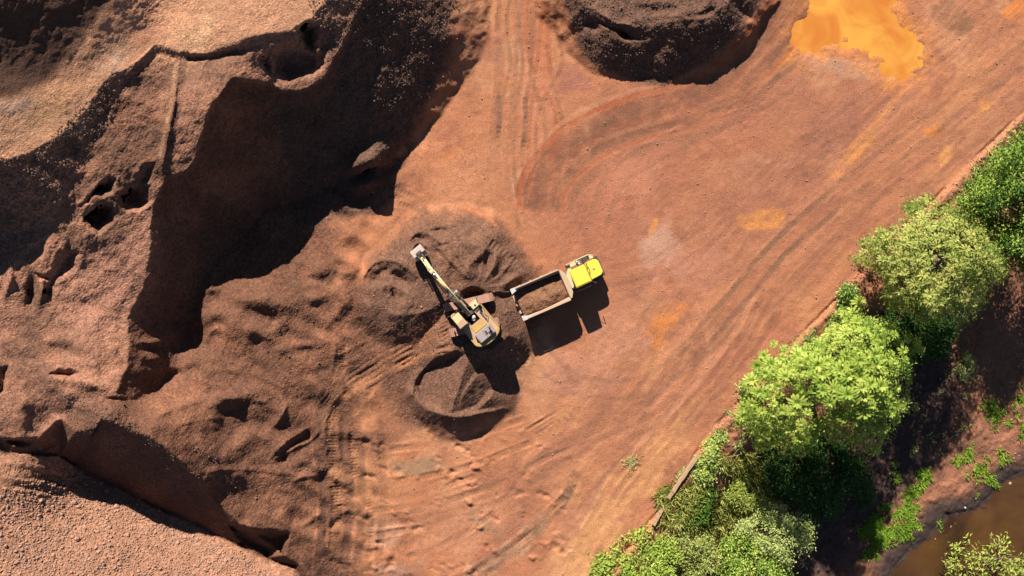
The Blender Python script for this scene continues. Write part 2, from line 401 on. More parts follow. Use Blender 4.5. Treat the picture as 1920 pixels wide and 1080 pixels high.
# ramp track on the bench
cut([(345, 98), (390, 100), (384, 114), (350, 112)], 0.6, 0.1, 12)
bump(440, 95, 60, 12, -18, -0.5)
cut([(486, 105), (505, 95), (510, 120), (506, 138), (492, 125)], 1.0, 0.1, 14)
cut([(505, 92), (550, 78), (590, 90), (600, 110), (588, 140), (545, 152), (512, 138)], 1.3, 0.1, 24)
cut([(552, 55), (575, 40), (596, 50), (594, 90), (584, 102), (565, 85)], 1.8, 0.1, 20)
cut([(598, 85), (610, 82), (612, 120), (592, 140), (585, 138)], 0.6, 0.1, 12)

# ---- east: road shoulder, embankment, low ground, stream
edge = np.array([(2300, -160), (2080, 50), (1920, 215), (1840, 290), (1780, 352), (1700, 425), (1640, 482), (1560, 572), (1480, 650), (1420, 722), (1345, 800), (1292, 880), (1235, 960), (1165, 1050), (1105, 1130), (900, 1400)], float)
east_poly = list(map(tuple, edge)) + [(2600, 1500), (2600, -160)]
w = Win([(880, -300), (2400, 1400)], 9000)
de = -sdpoly(Uc[w.s] + (w.WU - Uc[w.s]) * 0.8, Vc[w.s] + (w.WV - Vc[w.s]) * 0.8, east_poly)   # positive beyond the road edge
low = grid_interp(TPS([(1950, 300, -3.2), (1750, 620, -4.0), (1900, 650, -3.9), (1640, 800, -4.2), (1850, 800, -4.4), (1560, 950, -4.6), (1700, 900, -4.7), (1480, 1080, -5.0), (1400, 950, -3.4), (1330, 1000, -3.0), (1250, 1080, -2.8), (1900, 870, -4.9), (1760, 960, -5.0), (1660, 1070, -5.1), (2100, 700, -4.2), (2200, 1000, -5.5), (2000, 0, -2), (1900, 1300, -5.5), (1300, 1350, -4.6), (2300, 100, -3), (2300, 1400, -5)]))
drop = low[w.s] * smooth(30, 120, de + 14 * fbm(w.U, w.V, 45, 121, 3))
rim = 0.30 * np.exp(-((de - 8) / 9) ** 2) + 0.22 * fbm(w.U, w.V, 18, 131, 3) * smooth(-6, 10, de) * smooth(60, 10, de)
groove = -0.28 * np.exp(-((de + 3) / 3.2) ** 2) * smooth(-0.4, 0.3, fbm(w.U, w.V, 60, 141, 3))
Z[w.s] += np.where(de > -25, drop + rim + groove + 0.10 * fbm(w.U, w.V, 14, 151, 3) * smooth(20, 60, de) + 0.3 * fbm(w.U, w.V, 70, 161, 3) * smooth(60, 120, de), 0)
EAST = np.zeros_like(Z); EAST[w.s] = de
EASTD = np.full_like(Z, -999.0); EASTD[w.s] = de
bank = [(2300, 700), (2060, 800), (1925, 882), (1880, 905), (1838, 945), (1795, 962), (1772, 962), (1760, 985), (1742, 996), (1735, 1010), (1708, 1024), (1690, 1045), (1672, 1062), (1640, 1130), (1560, 1400)]
stream_poly = bank + [(2600, 1500), (2600, 700)]
WL = -5.45
ws = Win([(1500, 640), (2400, 1400)], 500)
ds = -sdpoly(ws.WU, ws.WV, stream_poly)
Z[ws.s] = np.where(ds > -40, np.minimum(Z[ws.s], np.where(ds > 0, np.maximum(-5.36 - 0.012 * ds + 0.05 * fbm(ws.U, ws.V, 40, 171, 3), -6.4) - 0.0, -5.3 - 0.006 * np.minimum(ds, 0) * -1 + 0.0 * ds + np.maximum(-ds, 0) * 0.022 + 0.12 * fbm(ws.U, ws.V, 25, 181, 3)) ), Z[ws.s])
Z[ws.s] += 0.08 * np.exp(-((ds + 6) / 7) ** 2) * smooth(-0.2, 0.4, fbm(ws.U, ws.V, 30, 191, 2))

# ---- puddles (basins below the water level)
puddle_poly = [(1530, -60), (1505, 30), (1470, 60), (1482, 95), (1530, 98), (1580, 88), (1605, 92), (1618, 105), (1650, 118), (1655, 148), (1690, 152), (1728, 148), (1735, 120), (1732, 75), (1716, 50), (1690, 38), (1672, 5), (1668, -60)]
w = Win(puddle_poly, 60)
dp = -sdpoly(w.WU, w.WV, puddle_poly)
Z[w.s] = Z[w.s] * smooth(60, 20, np.abs(dp)) * 0 + np.where(dp > -50, Z[w.s] * 0.5, Z[w.s]) - 0.30 * smooth(-22, 34, dp + 20 * fbm(w.U, w.V, 22, 201, 4, 0.6))
PUDD = np.full_like(Z, -999.0); PUDD[w.s] = dp

# ------------------------------------------------------------------ colour zones of the soil
col = np.empty(U.shape + (3,), np.float32)
n1 = fbm(U, V, 220, 301, 4); n2 = fbm(U, V, 70, 311, 4); n3 = fbm(U, V, 22, 321, 3)
def lerp(a, b, t): return a + (b - a) * t[..., None]
A_ = lambda r, g, b: alb(r + 7, g + 14, b + 15).astype(np.float32)
col[:] = A_(195, 119, 79)
col = lerp(col, A_(206, 132, 86), smooth(0.0, 0.55, n1))
col = lerp(col, A_(172, 99, 70), smooth(0.0, 0.5, -n2) * 0.7)
col = lerp(col, A_(204, 128, 84), smooth(0.1, 0.7, n3) * 0.5)
col = lerp(col, A_(212, 142, 100), smooth(0.12, 0.6, fbm(U, V, 110, 317, 5, 0.6)) * 0.75)
col = lerp(col, A_(156, 92, 66), smooth(0.12, 0.6, fbm(U, V, 90, 319, 5, 0.6)) * 0.65)
# compacted earth of the loop in the middle, redder to the right
col = lerp(col, A_(172, 100, 74), smooth(180, -60, sdpoly(WU, WV, [(1080, 420), (1180, 250), (1400, 130), (1640, 130), (1600, 260), (1450, 420), (1300, 560), (1150, 480)])) * smooth(-0.5, 0.5, n2 + 0.2) * 0.75)
gr = np.zeros_like(Z)                        # how gravelly
GR = A_(120, 72, 50)
gmask = smooth(760, 610, WU + 130 * n2 + 60 * n3) * smooth(250, 330, WV) + smooth(720, 600, WU + 40 * n2) * smooth(420, 300, WV)
gmask = np.clip(gmask, 0, 1)
gmask = np.maximum(gmask, smooth(25, -25, sdpoly(WU, WV, [(640, 600), (700, 480), (770, 400), (860, 392), (940, 420), (1005, 515), (1000, 580), (990, 660), (950, 770), (860, 810), (760, 800), (690, 720), (640, 700)]) + 20 * n3))
col = lerp(col, GR, gmask)
gr = np.maximum(gr, gmask)
col = lerp(col, A_(148, 90, 62), gmask * smooth(0.0, 0.6, n2 + 0.3 * n1) * 0.8)
col = lerp(col, A_(100, 62, 46), gmask * smooth(0.1, 0.6, n3) * 0.35)
mm = smooth(20, -20, sdpoly(WU, WV, [(680, 560), (690, 505), (730, 460), (790, 415), (860, 405), (940, 425), (1000, 510), (1005, 560), (985, 660), (960, 770), (860, 806), (770, 790), (760, 700), (850, 600), (700, 620)]) + 16 * n3)
col = lerp(col, A_(120, 78, 58), mm * 0.85)
col = lerp(col, A_(142, 92, 66), mm * smooth(0.1, 0.6, n2) * 0.6)
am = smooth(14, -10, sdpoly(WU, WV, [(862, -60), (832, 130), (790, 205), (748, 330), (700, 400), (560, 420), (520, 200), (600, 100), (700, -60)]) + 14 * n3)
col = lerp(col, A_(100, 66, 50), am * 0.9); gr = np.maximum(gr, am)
# dark pile at the top
dm = smooth(12, -8, sdpoly(WU, WV, [(1052, -60), (1062, 10), (1084, 88), (1108, 120), (1180, 150), (1240, 167), (1266, 150), (1312, 126), (1342, 114), (1366, 80), (1392, 40), (1428, 0), (1450, -200), (1050, -200)]))
col = lerp(col, A_(116, 75, 57), dm); gr = np.maximum(gr, dm)
PILE_TOP = dm
# bench and terraces
bm_ = smooth(10, -10, sdpoly(WU, WV, bench))
col = lerp(col, A_(168, 109, 81), bm_ * smooth(-0.55, 0.25, n2 + 0.5 * n1 + 0.15))
col = lerp(col, A_(130, 86, 65), bm_ * smooth(0.05, 0.5, -n2) * 0.6)
pinkb = smooth(60, -40, sdpoly(WU, WV, [(230, 470), (280, 430), (278, 520), (240, 590), (180, 640), (120, 600), (130, 530)]))
col = lerp(col, A_(180, 118, 92), pinkb * 0.8)
tm = smooth(8, -8, sdpoly(WU, WV, terr))
col = lerp(col, A_(206, 140, 102), tm); gr = np.where(tm > 0.5, np.clip(0.55 - 0.5 * n2, 0, 1), gr)
for (pu, pv, ru, rv, an, c) in [(345, 70, 70, 26, -40, (206, 146, 106)), (385, 55, 16, 60, 25, (212, 156, 112)), (60, 230, 90, 32, -15, (208, 150, 110)), (30, 200, 50, 18, 0, (180, 140, 118)), (215, 105, 40, 26, -50, (208, 160, 128)), (100, 200, 60, 40, -40, (202, 140, 95)), (270, 60, 60, 40, -60, (205, 135, 98))]:
    a = math.radians(an); x = ((WU - pu) * math.cos(a) + (WV - pv) * math.sin(a)) / ru; y = (-(WU - pu) * math.sin(a) + (WV - pv) * math.cos(a)) / rv
    f = np.exp(-(x * x + y * y) * 1.3) * np.clip(0.9 + 1.2 * n3, 0, 1)
    col = lerp(col, A_(*c), f)
# corner pile: dark brown
cm = smooth(14, -14, sdpoly(WU, WV, [(228, -60), (215, 5), (150, 75), (92, 150), (40, 180), (-60, 205), (-340, 260), (-340, -290), (260, -290)]))
col = lerp(col, A_(98, 61, 45), cm); gr = np.where(cm > .3, .35, gr)
# rocky heap
col = lerp(col, A_(186, 124, 92), ROCKY * np.clip(0.9 + 0.5 * n3, 0, 1)); gr = np.maximum(gr, ROCKY)
# pale / orange / red patches of the yard
for (pu, pv, ru, rv, an, c, st) in [
        (1425, 412, 48, 28, -10, (224, 146, 84), .7), (1250, 595, 60, 30, -35, (216, 130, 72), .8), (1235, 640, 20, 30, 20, (218, 136, 76), .6), (1330, 560, 50, 18, -40, (212, 134, 86), .5), (1230, 470, 30, 50, 10, (206, 146, 118), .6), (1560, 350, 50, 16, -45, (214, 138, 92), .3), (1690, 190, 60, 20, -45, (212, 138, 96), .35), (1820, 120, 70, 14, -45, (216, 140, 92), .6), (1222, 425, 9, 24, 25, (225, 140, 72), .9), (1240, 450, 40, 30, 0, (190, 140, 112), .6),
        (1600, 285, 70, 16, -45, (232, 145, 70), .8), (1640, 235, 60, 14, -45, (225, 140, 78), .6), (1750, 250, 22, 16, 10, (214, 120, 50), .9), (1770, 290, 14, 22, 20, (232, 150, 82), .7), (1845, 190, 12, 18, -10, (230, 145, 66), .9),
        (1905, 20, 30, 26, 0, (228, 128, 60), .9), (1480, 75, 30, 24, 0, (224, 130, 55), .9), (1770, 70, 60, 34, 45, (216, 142, 98), .8), (1690, 85, 90, 80, 0, (220, 140, 80), .55), (1620, 130, 110, 24, 8, (205, 150, 118), .6),
        (1780, 30, 50, 30, 20, (150, 98, 68), .8), (1400, 95, 60, 22, -40, (188, 140, 95), .6), (1070, 155, 40, 40, 0, (165, 95, 82), .6), (1000, 180, 50, 90, 0, (205, 128, 92), .5), (1020, 90, 14, 120, 3, (198, 105, 66), .5),
        (805, 275, 60, 14, -15, (222, 138, 92), .6), (845, 290, 30, 20, 0, (220, 132, 76), .6), (1240, 470, 60, 70, 0, (208, 140, 108), .5), (1330, 700, 200, 60, -30, (186, 104, 74), .5), (1090, 700, 80, 60, 0, (206, 136, 106), .5),
        (860, 990, 120, 60, -20, (204, 134, 96), .6), (790, 870, 60, 20, -10, (150, 118, 88), .6), (720, 1000, 40, 40, 0, (210, 145, 112), .7), (980, 1010, 80, 24, -40, (190, 142, 104), .7), (930, 1050, 90, 26, -30, (172, 132, 100), .7), (910, 985, 40, 16, 30, (150, 115, 88), .6),
        (740, 1070, 60, 20, 0, (172, 122, 98), .6), (640, 880, 40, 40, 0, (175, 112, 74), .5), (1270, 545, 60, 20, 0, (215, 128, 84), .5), (1160, 340, 60, 90, 30, (198, 118, 84), .5), (1210, 880, 200, 40, -50, (205, 128, 76), .6),
        (1110, 1010, 130, 45, -62, (226, 154, 96), .95), (1200, 900, 130, 36, -52, (222, 148, 92), .9), (1290, 790, 110, 22, -50, (214, 140, 90), .6), (1080, 1060, 90, 40, -60, (226, 152, 94), .9)]:
    a = math.radians(an); x = ((WU - pu) * math.cos(a) + (WV - pv) * math.sin(a)) / ru; y = (-(WU - pu) * math.sin(a) + (WV - pv) * math.cos(a)) / rv
    f = np.exp(-(x * x + y * y) * 1.2)
    f = smooth(0.25, 0.75, f + 0.5 * n3 * np.minimum(1, f * 3)) * st
    col = lerp(col, A_(*c), f)
# orange rim of wet mud round the puddle
col = lerp(col, A_(218, 130, 66), smooth(-42, 6, PUDD + 34 * n3 + 20 * n2) * 0.92)
# long streaks of the haul road, parallel to its edge
rd = smooth(-330, -230, EASTD + 40 * n1) * smooth(4, -6, EASTD)
along = U * 0.72 - V * 0.69; across = EASTD
stre = fbm(across * 1.0 + 6 * n2 + 2 * n3, along * 0.03 + 40, 24, 331, 4, 0.6)
stre2 = fbm(across * 1.0 + 4 * n2, along * 0.025 + 90, 9, 341, 3)
col = lerp(col, A_(168, 101, 73), rd * smooth(0.0, 0.5, stre) * 0.5)
col = lerp(col, A_(212, 134, 92), rd * smooth(0.05, 0.5, -stre) * 0.5)
col = lerp(col, A_(160, 97, 72), rd * smooth(0.1, 0.4, stre2) * 0.35)
Z -= rd * 0.012 * stre
# shoulder and lower ground
em = smooth(0, 14, EASTD)
col = lerp(col, A_(176, 108, 74), em * 0.8)
lowm = smooth(45, 110, EASTD + 30 * n2)
col = lerp(col, A_(166, 102, 72), lowm)
col = lerp(col, A_(124, 78, 58), lowm * smooth(0.0, 0.5, n2) * 0.7)
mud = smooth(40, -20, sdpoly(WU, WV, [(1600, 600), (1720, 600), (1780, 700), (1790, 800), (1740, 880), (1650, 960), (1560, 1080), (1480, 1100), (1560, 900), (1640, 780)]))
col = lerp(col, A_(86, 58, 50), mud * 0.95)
wet = np.zeros_like(Z); wet[ws.s] = smooth(-45, -8, ds + 16 * fbm(ws.U, ws.V, 40, 351, 3))
col = lerp(col, A_(78, 54, 46), wet)

# ---- tracks: (points, half width px, colour or None, strength, depth m, lug pitch px or 0)
ST = 2.0
tracks = []
def tr(pts, w_, c, st, dep=0.0, lug=0): tracks.append((catmull(pts), w_, c, min(1, st * 1.45), dep, lug))
DK = (150, 88, 62); RD = (176, 88, 52); LT = (214, 140, 102); BR = (128, 86, 62)
tr([(1015, 400), (1020, 350), (1056, 300), (1110, 258), (1180, 228), (1270, 205), (1345, 172), (1410, 115), (1465, 55), (1520, -40)], 38, (134, 74, 50), .6)
loop = [(990, 400), (994, 345), (1030, 290), (1090, 240), (1170, 205), (1260, 180), (1330, 150), (1390, 95), (1440, 40), (1500, -40)]
for off, w_, c, st, dep in [(-16, 5, RD, .75, .06), (0, 9, DK, .6, .08), (14, 5, BR, .55, .07), (26, 7, DK, .6, .05), (40, 5, LT, .2, 0), (52, 8, BR, .4, .04), (66, 4, RD, .4, .03), (-28, 4, LT, .25, 0), (84, 9, BR, .25, 0)]:
    p = catmull(loop); t = np.gradient(p, axis=0); t /= np.linalg.norm(t, axis=1)[:, None] + 1e-9
    q = p + np.stack([-t[:, 1], t[:, 0]], 1) * off
    tracks.append((q, w_ * 1.15, c, min(1, st * 1.35), dep, 0))
for x0, x1, x2, c in [(975, 985, 968, BR), (1000, 1002, 985, DK), (950, 962, 940, BR), (1015, 1012, 995, RD), (1040, 1060, 1010, DK), (932, 948, 932, DK), (985, 1000, 1040, RD)]:
    tr([(x0 + 20, -60), (x0, 40), (x1 - 6, 120), (x2, 210), (x2 - 4, 300), (x2 + 4, 380)], 4.5, c, .4, .02)
tr([(936, 170), (937, 215), (934, 270)], 5, BR, .6, .07, 9); tr([(985, 180), (986, 230), (980, 300)], 5, BR, .5, .06, 9)
tr([(1470, 130), (1440, 165), (1400, 190), (1300, 225), (1200, 250)], 6, DK, .5, .04, 6)
tr([(1560, 260), (1535, 305)], 7, BR, .5, .04, 5)
for k in range(5):   # rutted ramp up to the excavator
    o = k * 13
    tr([(850, 600 + o * .55), (780, 632 + o * .7), (700, 672 + o), (640, 715 + o * .7), (600, 760 + o)], 2.6, (168, 108, 72), .4, .10)
tr([(855, 650), (790, 668), (720, 695), (655, 735), (650, 760)], 8, (185, 115, 74), .7, .12)
tr([(850, 622), (780, 650), (700, 690), (655, 720)], 7, (176, 110, 72), .6, .1)
tr([(645, 640), (635, 700), (625, 780), (622, 860), (632, 960), (625, 1060)], 11, (166, 106, 70), .6, .12, 6)
tr([(690, 720), (668, 800), (668, 880), (690, 960), (688, 1080)], 11, (170, 108, 70), .6, .12, 6)
tr([(655, 740), (648, 820), (655, 900), (662, 1000)], 4, BR, .3, -.08)
for a_, b_ in [((720, 845), (1000, 780)), ((700, 930), (900, 890)), ((640, 985), (880, 950)), ((720, 905), (1000, 830)), ((600, 1010), (860, 965)), ((760, 1045), (930, 960)), ((880, 1075), (1060, 930)), ((840, 1090), (1010, 990)), ((690, 960), (960, 900))]:
    m_ = ((a_[0] + b_[0]) / 2, (a_[1] + b_[1]) / 2 + 12)
    tr([a_, m_, b_], 6, (165, 100, 66), .45, .10, 6)
tr([(900, 1080), (980, 1020), (1050, 950), (1085, 880)], 11, (140, 94, 66), .8, .06)
for off in (0, 22, 44, 70, 100):
    tr([(1300 - off, 560 + off * .2), (1330 - off, 660), (1270 - off, 760), (1150 - off, 820 + off * .1), (1010 - off * .6, 860 + off * .5)], 6, DK if off % 44 else LT, .35, .03)
for off in (0, 18, 40, 62):
    tr([(1420 + off, 540), (1360 + off, 650), (1250 + off, 780), (1120 + off, 920), (1040 + off, 1090)], 6, DK if off % 36 else LT, .4, .03)
for k in range(8):
    tr([(1000 + k * 11, 830 - k * 6), (985 + k * 11, 812 - k * 6)], 3, BR, .3, .06)
tr([(980, 810), (1045, 770)], 3, BR, .5, .12); tr([(1000, 818), (1040, 790)], 2.5, BR, .5, .1)
tr([(1060, 680), (1075, 720), (1090, 712)], 7, DK, .4, .05, 6)
tr([(740, 380), (800, 400), (860, 430)], 5, BR, .5, .08, 7); tr([(730, 350), (790, 375), (850, 395)], 5, BR, .45, .08, 7)
tr([(860, 385), (915, 410), (960, 450)], 4, (200, 110, 70), .6, .06)
tr([(900, 445), (940, 470), (975, 505), (990, 530)], 9, BR, .3, .14, 9)
tr([(960, 640), (985, 660), (980, 690)], 9, BR, .3, .12, 7)
tr([(0, 880), (60, 890), (130, 905)], 12, (190, 132, 95), .4, .15, 5); tr([(0, 905), (80, 915), (160, 945)], 8, (190, 132, 95), .4, .15, 5)
tr([(600, 520), (560, 530), (520, 535)], 7, BR, .3, .1, 7)
tr([(345, 112), (338, 160), (332, 200), (322, 250), (312, 290), (298, 325)], 9, (72, 44, 36), .5, .07)  # dark gravel band; the ridge's shaded right side is painted into its colour
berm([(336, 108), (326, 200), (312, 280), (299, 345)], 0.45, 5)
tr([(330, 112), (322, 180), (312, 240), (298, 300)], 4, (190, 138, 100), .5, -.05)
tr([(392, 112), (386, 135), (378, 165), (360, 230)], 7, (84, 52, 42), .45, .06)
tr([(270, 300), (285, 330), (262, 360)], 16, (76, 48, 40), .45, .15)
def pair(pts, c=DK, st=.3, gap=34, w_=5.5, dep=.012):
    p = catmull(pts, 14); t = np.gradient(p, axis=0); t /= np.linalg.norm(t, axis=1)[:, None] + 1e-9
    nrm_ = np.stack([-t[:, 1], t[:, 0]], 1)
    for sg in (-1, 1):
        tracks.append((p + nrm_ * gap * .5 * sg, w_, c, min(1, st * 1.45), dep, 5)); tracks.append((p + nrm_ * (gap * .5 + 1.6 * w_) * sg, 2.2, (206, 128, 90), st * .7, 0, 0))
pair([(1940, 165), (1600, 435), (1350, 705), (1150, 965), (1075, 1095)]); pair([(1940, 90), (1660, 300), (1460, 470), (1310, 650), (1185, 850), (1040, 1095)], BR)
pair([(1135, 520), (1230, 500), (1340, 430), (1480, 305), (1600, 215), (1820, 50)]); pair([(955, -50), (948, 150), (935, 330), (960, 440)], BR)
pair([(985, 640), (1080, 720), (1200, 725), (1330, 640), (1420, 510), (1600, 340)], BR, .26); pair([(620, 1095), (632, 930), (622, 790), (690, 700)], (96, 60, 46), .5, 46, 8, .09)
pair([(690, 1000), (850, 955), (1000, 885), (1150, 785), (1310, 640), (1500, 420)], BR, .28); pair([(1010, -50), (1012, 120), (1040, 260), (1010, 400)], DK, .34)
pair([(1240, 540), (1300, 620), (1260, 740), (1120, 850), (960, 930), (760, 1000)], DK, .26); pair([(1120, 420), (1160, 330), (1280, 260), (1450, 170), (1520, 120)], BR, .3)
pair([(640, 700), (720, 660), (800, 625)], (104, 64, 48), .4, 44, 8, .09); pair([(690, 1060), (700, 900), (690, 780)], (104, 64, 48), .4, 40, 8, .08)
for (p, w_, c, st, dep, lug) in tracks:
    w = Win(p, w_ * 3 + 6)
    d, _, arc, side = segdist(w.U + (w.WU - w.U) * 0.3, w.V + (w.WV - w.V) * 0.3, p)
    tot = np.linalg.norm(np.diff(p, axis=0), axis=1).sum()
    ends = smooth(0, 12, arc) * smooth(0, 12, tot - arc)
    f = smooth(w_ * 1.15, w_ * 0.55, d) * ends * np.clip(0.8 + 0.9 * n3[w.s] + 0.3 * n2[w.s], 0, 1)
    if c is not None: col[w.s] = lerp(col[w.s], A_(*c), f * st * (0.45 + 0.55 * smooth(-0.5, 0.3, fbm(w.U, w.V, 55, 471, 3))))
    if dep:
        zz = -dep * smooth(w_ * 1.1, w_ * 0.6, d) + abs(dep) * 0.7 * np.exp(-((d - w_ * 1.35) / (w_ * 0.35 + 0.8)) ** 2)
        if lug: zz = zz + abs(dep) * 0.8 * np.sin(arc * 2 * math.pi / lug) * smooth(w_, w_ * .7, d)
        brk = smooth(-0.45, 0.35, fbm(w.U, w.V, 42, 461, 3))
        Z[w.s] += (zz * ends * brk * (0.45 + 0.35 * (dep > 0.1)) * (1.15 if lug else 1.0)).astype(np.float32)

for (pu, pv, ru, rv, an, c, st) in [(1110, 1010, 150, 44, -60, (222, 148, 94), .7), (1215, 885, 150, 34, -52, (216, 142, 90), .6), (1060, 1080, 90, 46, -60, (222, 150, 98), .6), (1425, 412, 40, 22, -10, (226, 138, 66), .75), (1245, 600, 44, 20, -35, (216, 122, 58), .75), (1232, 640, 12, 26, 25, (216, 124, 62), .7), (1222, 425, 9, 24, 25, (226, 136, 66), .8),
        (1240, 460, 44, 40, 0, (198, 140, 112), .6), (1300, 500, 90, 50, -30, (202, 128, 98), .45), (880, 330, 90, 60, -30, (204, 130, 92), .5), (1190, 330, 60, 50, 0, (206, 130, 96), .45), (1560, 240, 90, 40, -40, (160, 96, 74), .45), (1450, 330, 120, 60, -40, (164, 97, 72), .4), (1150, 640, 70, 60, 0, (206, 134, 104), .45)]:
    a = math.radians(an); x = ((WU - pu) * math.cos(a) + (WV - pv) * math.sin(a)) / ru; y = (-(WU - pu) * math.sin(a) + (WV - pv) * math.cos(a)) / rv
    f = np.exp(-(x * x + y * y) * 1.2); f = smooth(0.2, 0.8, f + (0.6 * n3 + 0.3 * n2) * np.minimum(1, f * 3)) * st
    col = lerp(col, A_(*c), f)
# ---- fine relief everywhere
Z += (0.025 + 0.035 * gr) * (1 - 0.6 * np.maximum(cm, tm)) * fbm(U, V, 9, 401, 2) * smooth(-3, -14, PUDD) + 0.05 * fbm(U, V, 34, 411, 3) * smooth(0, -20, PUDD)
Z += (gr * 0.055) * (np.random.RandomState(5).rand(*Z.shape).astype(np.float32) - 0.5) * smooth(0, -8, PUDD)
Z += 0.10 * fbm(U, V, 7, 421, 2) * em
# crumbs pushed up by blades on the yard
crumb = smooth(0.12, 0.55, fbm(U * 0.7 + V * 0.7, V * 2.2 - U * 0.9, 40, 431, 4)) * smooth(560, 640, WU) * smooth(1120, 1000, WU) * smooth(780, 840, WV)
Z += 0.42 * crumb * fbm(U, V, 16, 441, 2)

K = (1 - Z / H)
P3 = np.stack([(U - 960) * S * K, (540 - V) * S * K, Z], -1)
fu_ = lambda u: np.interp(u, gu, np.arange(len(gu))); fv_ = lambda v: np.interp(v, gv, np.arange(len(gv)))
def zat(u, v):
    i = min(int(fu_(u)), len(gu) - 2); j = min(int(fv_(v)), len(gv) - 2); a = fu_(u) - i; b = fv_(v) - j
    return float((Z[j, i] * (1 - a) + Z[j, i + 1] * a) * (1 - b) + (Z[j + 1, i] * (1 - a) + Z[j + 1, i + 1] * a) * b)
def zat_arr(u, v):
    x = fu_(u); y = fv_(v); i = np.minimum(x.astype(int), len(gu) - 2); j = np.minimum(y.astype(int), len(gv) - 2); a = x - i; b = y - j
    return (Z[j, i] * (1 - a) + Z[j, i + 1] * a) * (1 - b) + (Z[j + 1, i] * (1 - a) + Z[j + 1, i + 1] * a) * b
def P(u, v, z=None):
    if z is None: z = zat(u, v)
    k = 1 - z / H
    return Vector(((u - 960) * S * k, (540 - v) * S * k, z))
def Parr(u, v, z):
    k = 1 - z / H
    return np.stack([(u - 960) * S * k, (540 - v) * S * k, z], -1)
def ground_under(x, y):
    z = 0.0
    for _ in range(6):
        k = S * (1 - z / H); z = zat(960 + x / k, 540 - y / k)
    return z

# ------------------------------------------------------------------ materials
def newmat(name):
    m = bpy.data.materials.new(name); m.use_nodes = True
    nt = m.node_tree
    return m, nt, nt.nodes['Principled BSDF']
def noise(nt, scale, detail=3, rough=0.55, vec=None):
    n = nt.nodes.new('ShaderNodeTexNoise'); n.inputs['Scale'].default_value = scale
    n.inputs['Detail'].default_value = detail; n.inputs['Roughness'].default_value = rough
    if vec is not None: nt.links.new(vec, n.inputs['Vector'])
    return n
def mixc(nt, fac, a, b, mode='MIX'):
    n = nt.nodes.new('ShaderNodeMix'); n.data_type = 'RGBA'; n.blend_type = mode; n.clamp_factor = True
    for key, v in (('Factor', fac), ('A', a), ('B', b)):
        s = [i for i in n.inputs if i.name == key and (i.type == 'RGBA' or key == 'Factor' and i.type == 'VALUE')][0]
        if hasattr(v, 'is_linked'): nt.links.new(v, s)
        elif key == 'Factor': s.default_value = v
        else: s.default_value = (*v[:3], 1)
    return [o for o in n.outputs if o.type == 'RGBA'][0]
def mapr(nt, val, a, b, c=0.0, d=1.0):
    n = nt.nodes.new('ShaderNodeMapRange'); nt.links.new(val, n.inputs[0])
    for i, x in enumerate((a, b, c, d)): n.inputs[i + 1].default_value = x
    return n.outputs[0]
def math_(nt, op, a, b):
    n = nt.nodes.new('ShaderNodeMath'); n.operation = op
    for i, v in enumerate((a, b)):
        if hasattr(v, 'is_linked'): nt.links.new(v, n.inputs[i])
        else: n.inputs[i].default_value = v
    return n.outputs[0]

def soil_mat():
    m, nt, b = newmat('soil')
    at = nt.nodes.new('ShaderNodeAttribute'); at.attribute_name = 'soil'
    ag = nt.nodes.new('ShaderNodeAttribute'); ag.attribute_name = 'gravel'
    geo = nt.nodes.new('ShaderNodeNewGeometry'); pos = geo.outputs['Position']
    fine = noise(nt, 9.0, 3, 0.7, pos); mid = noise(nt, 2.2, 4, 0.6, pos); big = noise(nt, 0.35, 4, 0.6, pos)
    vor = nt.nodes.new('ShaderNodeTexVoronoi'); vor.inputs['Scale'].default_value = 5.0; nt.links.new(pos, vor.inputs['Vector'])
    f1 = mapr(nt, fine.outputs[0], 0.3, 0.7, 0.62, 1.38); f2 = mapr(nt, mid.outputs[0], 0.3, 0.7, 0.92, 1.08); f3 = mapr(nt, big.outputs[0], 0.3, 0.7, 0.92, 1.08)
    k = math_(nt, 'MULTIPLY', math_(nt, 'MULTIPLY', f1, f2), f3)
    sv = math_(nt, 'MULTIPLY', mapr(nt, vor.outputs['Color'], 0, 1, -0.35, 0.4), ag.outputs['Fac'])
    k = math_(nt, 'MULTIPLY', k, math_(nt, 'ADD', sv, 1.0))
    hs = nt.nodes.new('ShaderNodeVectorMath'); hs.operation = 'SCALE'
    nt.links.new(at.outputs['Color'], hs.inputs[0]); nt.links.new(k, hs.inputs['Scale'])
    nt.links.new(hs.outputs[0], b.inputs['Base Color'])
    b.inputs['Roughness'].default_value = 0.95; b.inputs['Specular IOR Level'].default_value = 0.15
    hsum = math_(nt, 'ADD', math_(nt, 'MULTIPLY', fine.outputs[0], 0.10), math_(nt, 'MULTIPLY', mid.outputs[0], 0.05))
    hsum = math_(nt, 'ADD', hsum, math_(nt, 'MULTIPLY', math_(nt, 'MULTIPLY', vor.outputs['Distance'], -0.9), math_(nt, 'MULTIPLY', ag.outputs['Fac'], 0.09)))
    bp = nt.nodes.new('ShaderNodeBump'); bp.inputs['Strength'].default_value = 0.7; bp.inputs['Distance'].default_value = 1.0
    nt.links.new(hsum, bp.inputs['Height']); nt.links.new(bp.outputs[0], b.inputs['Normal'])
    return m
SOIL = soil_mat()

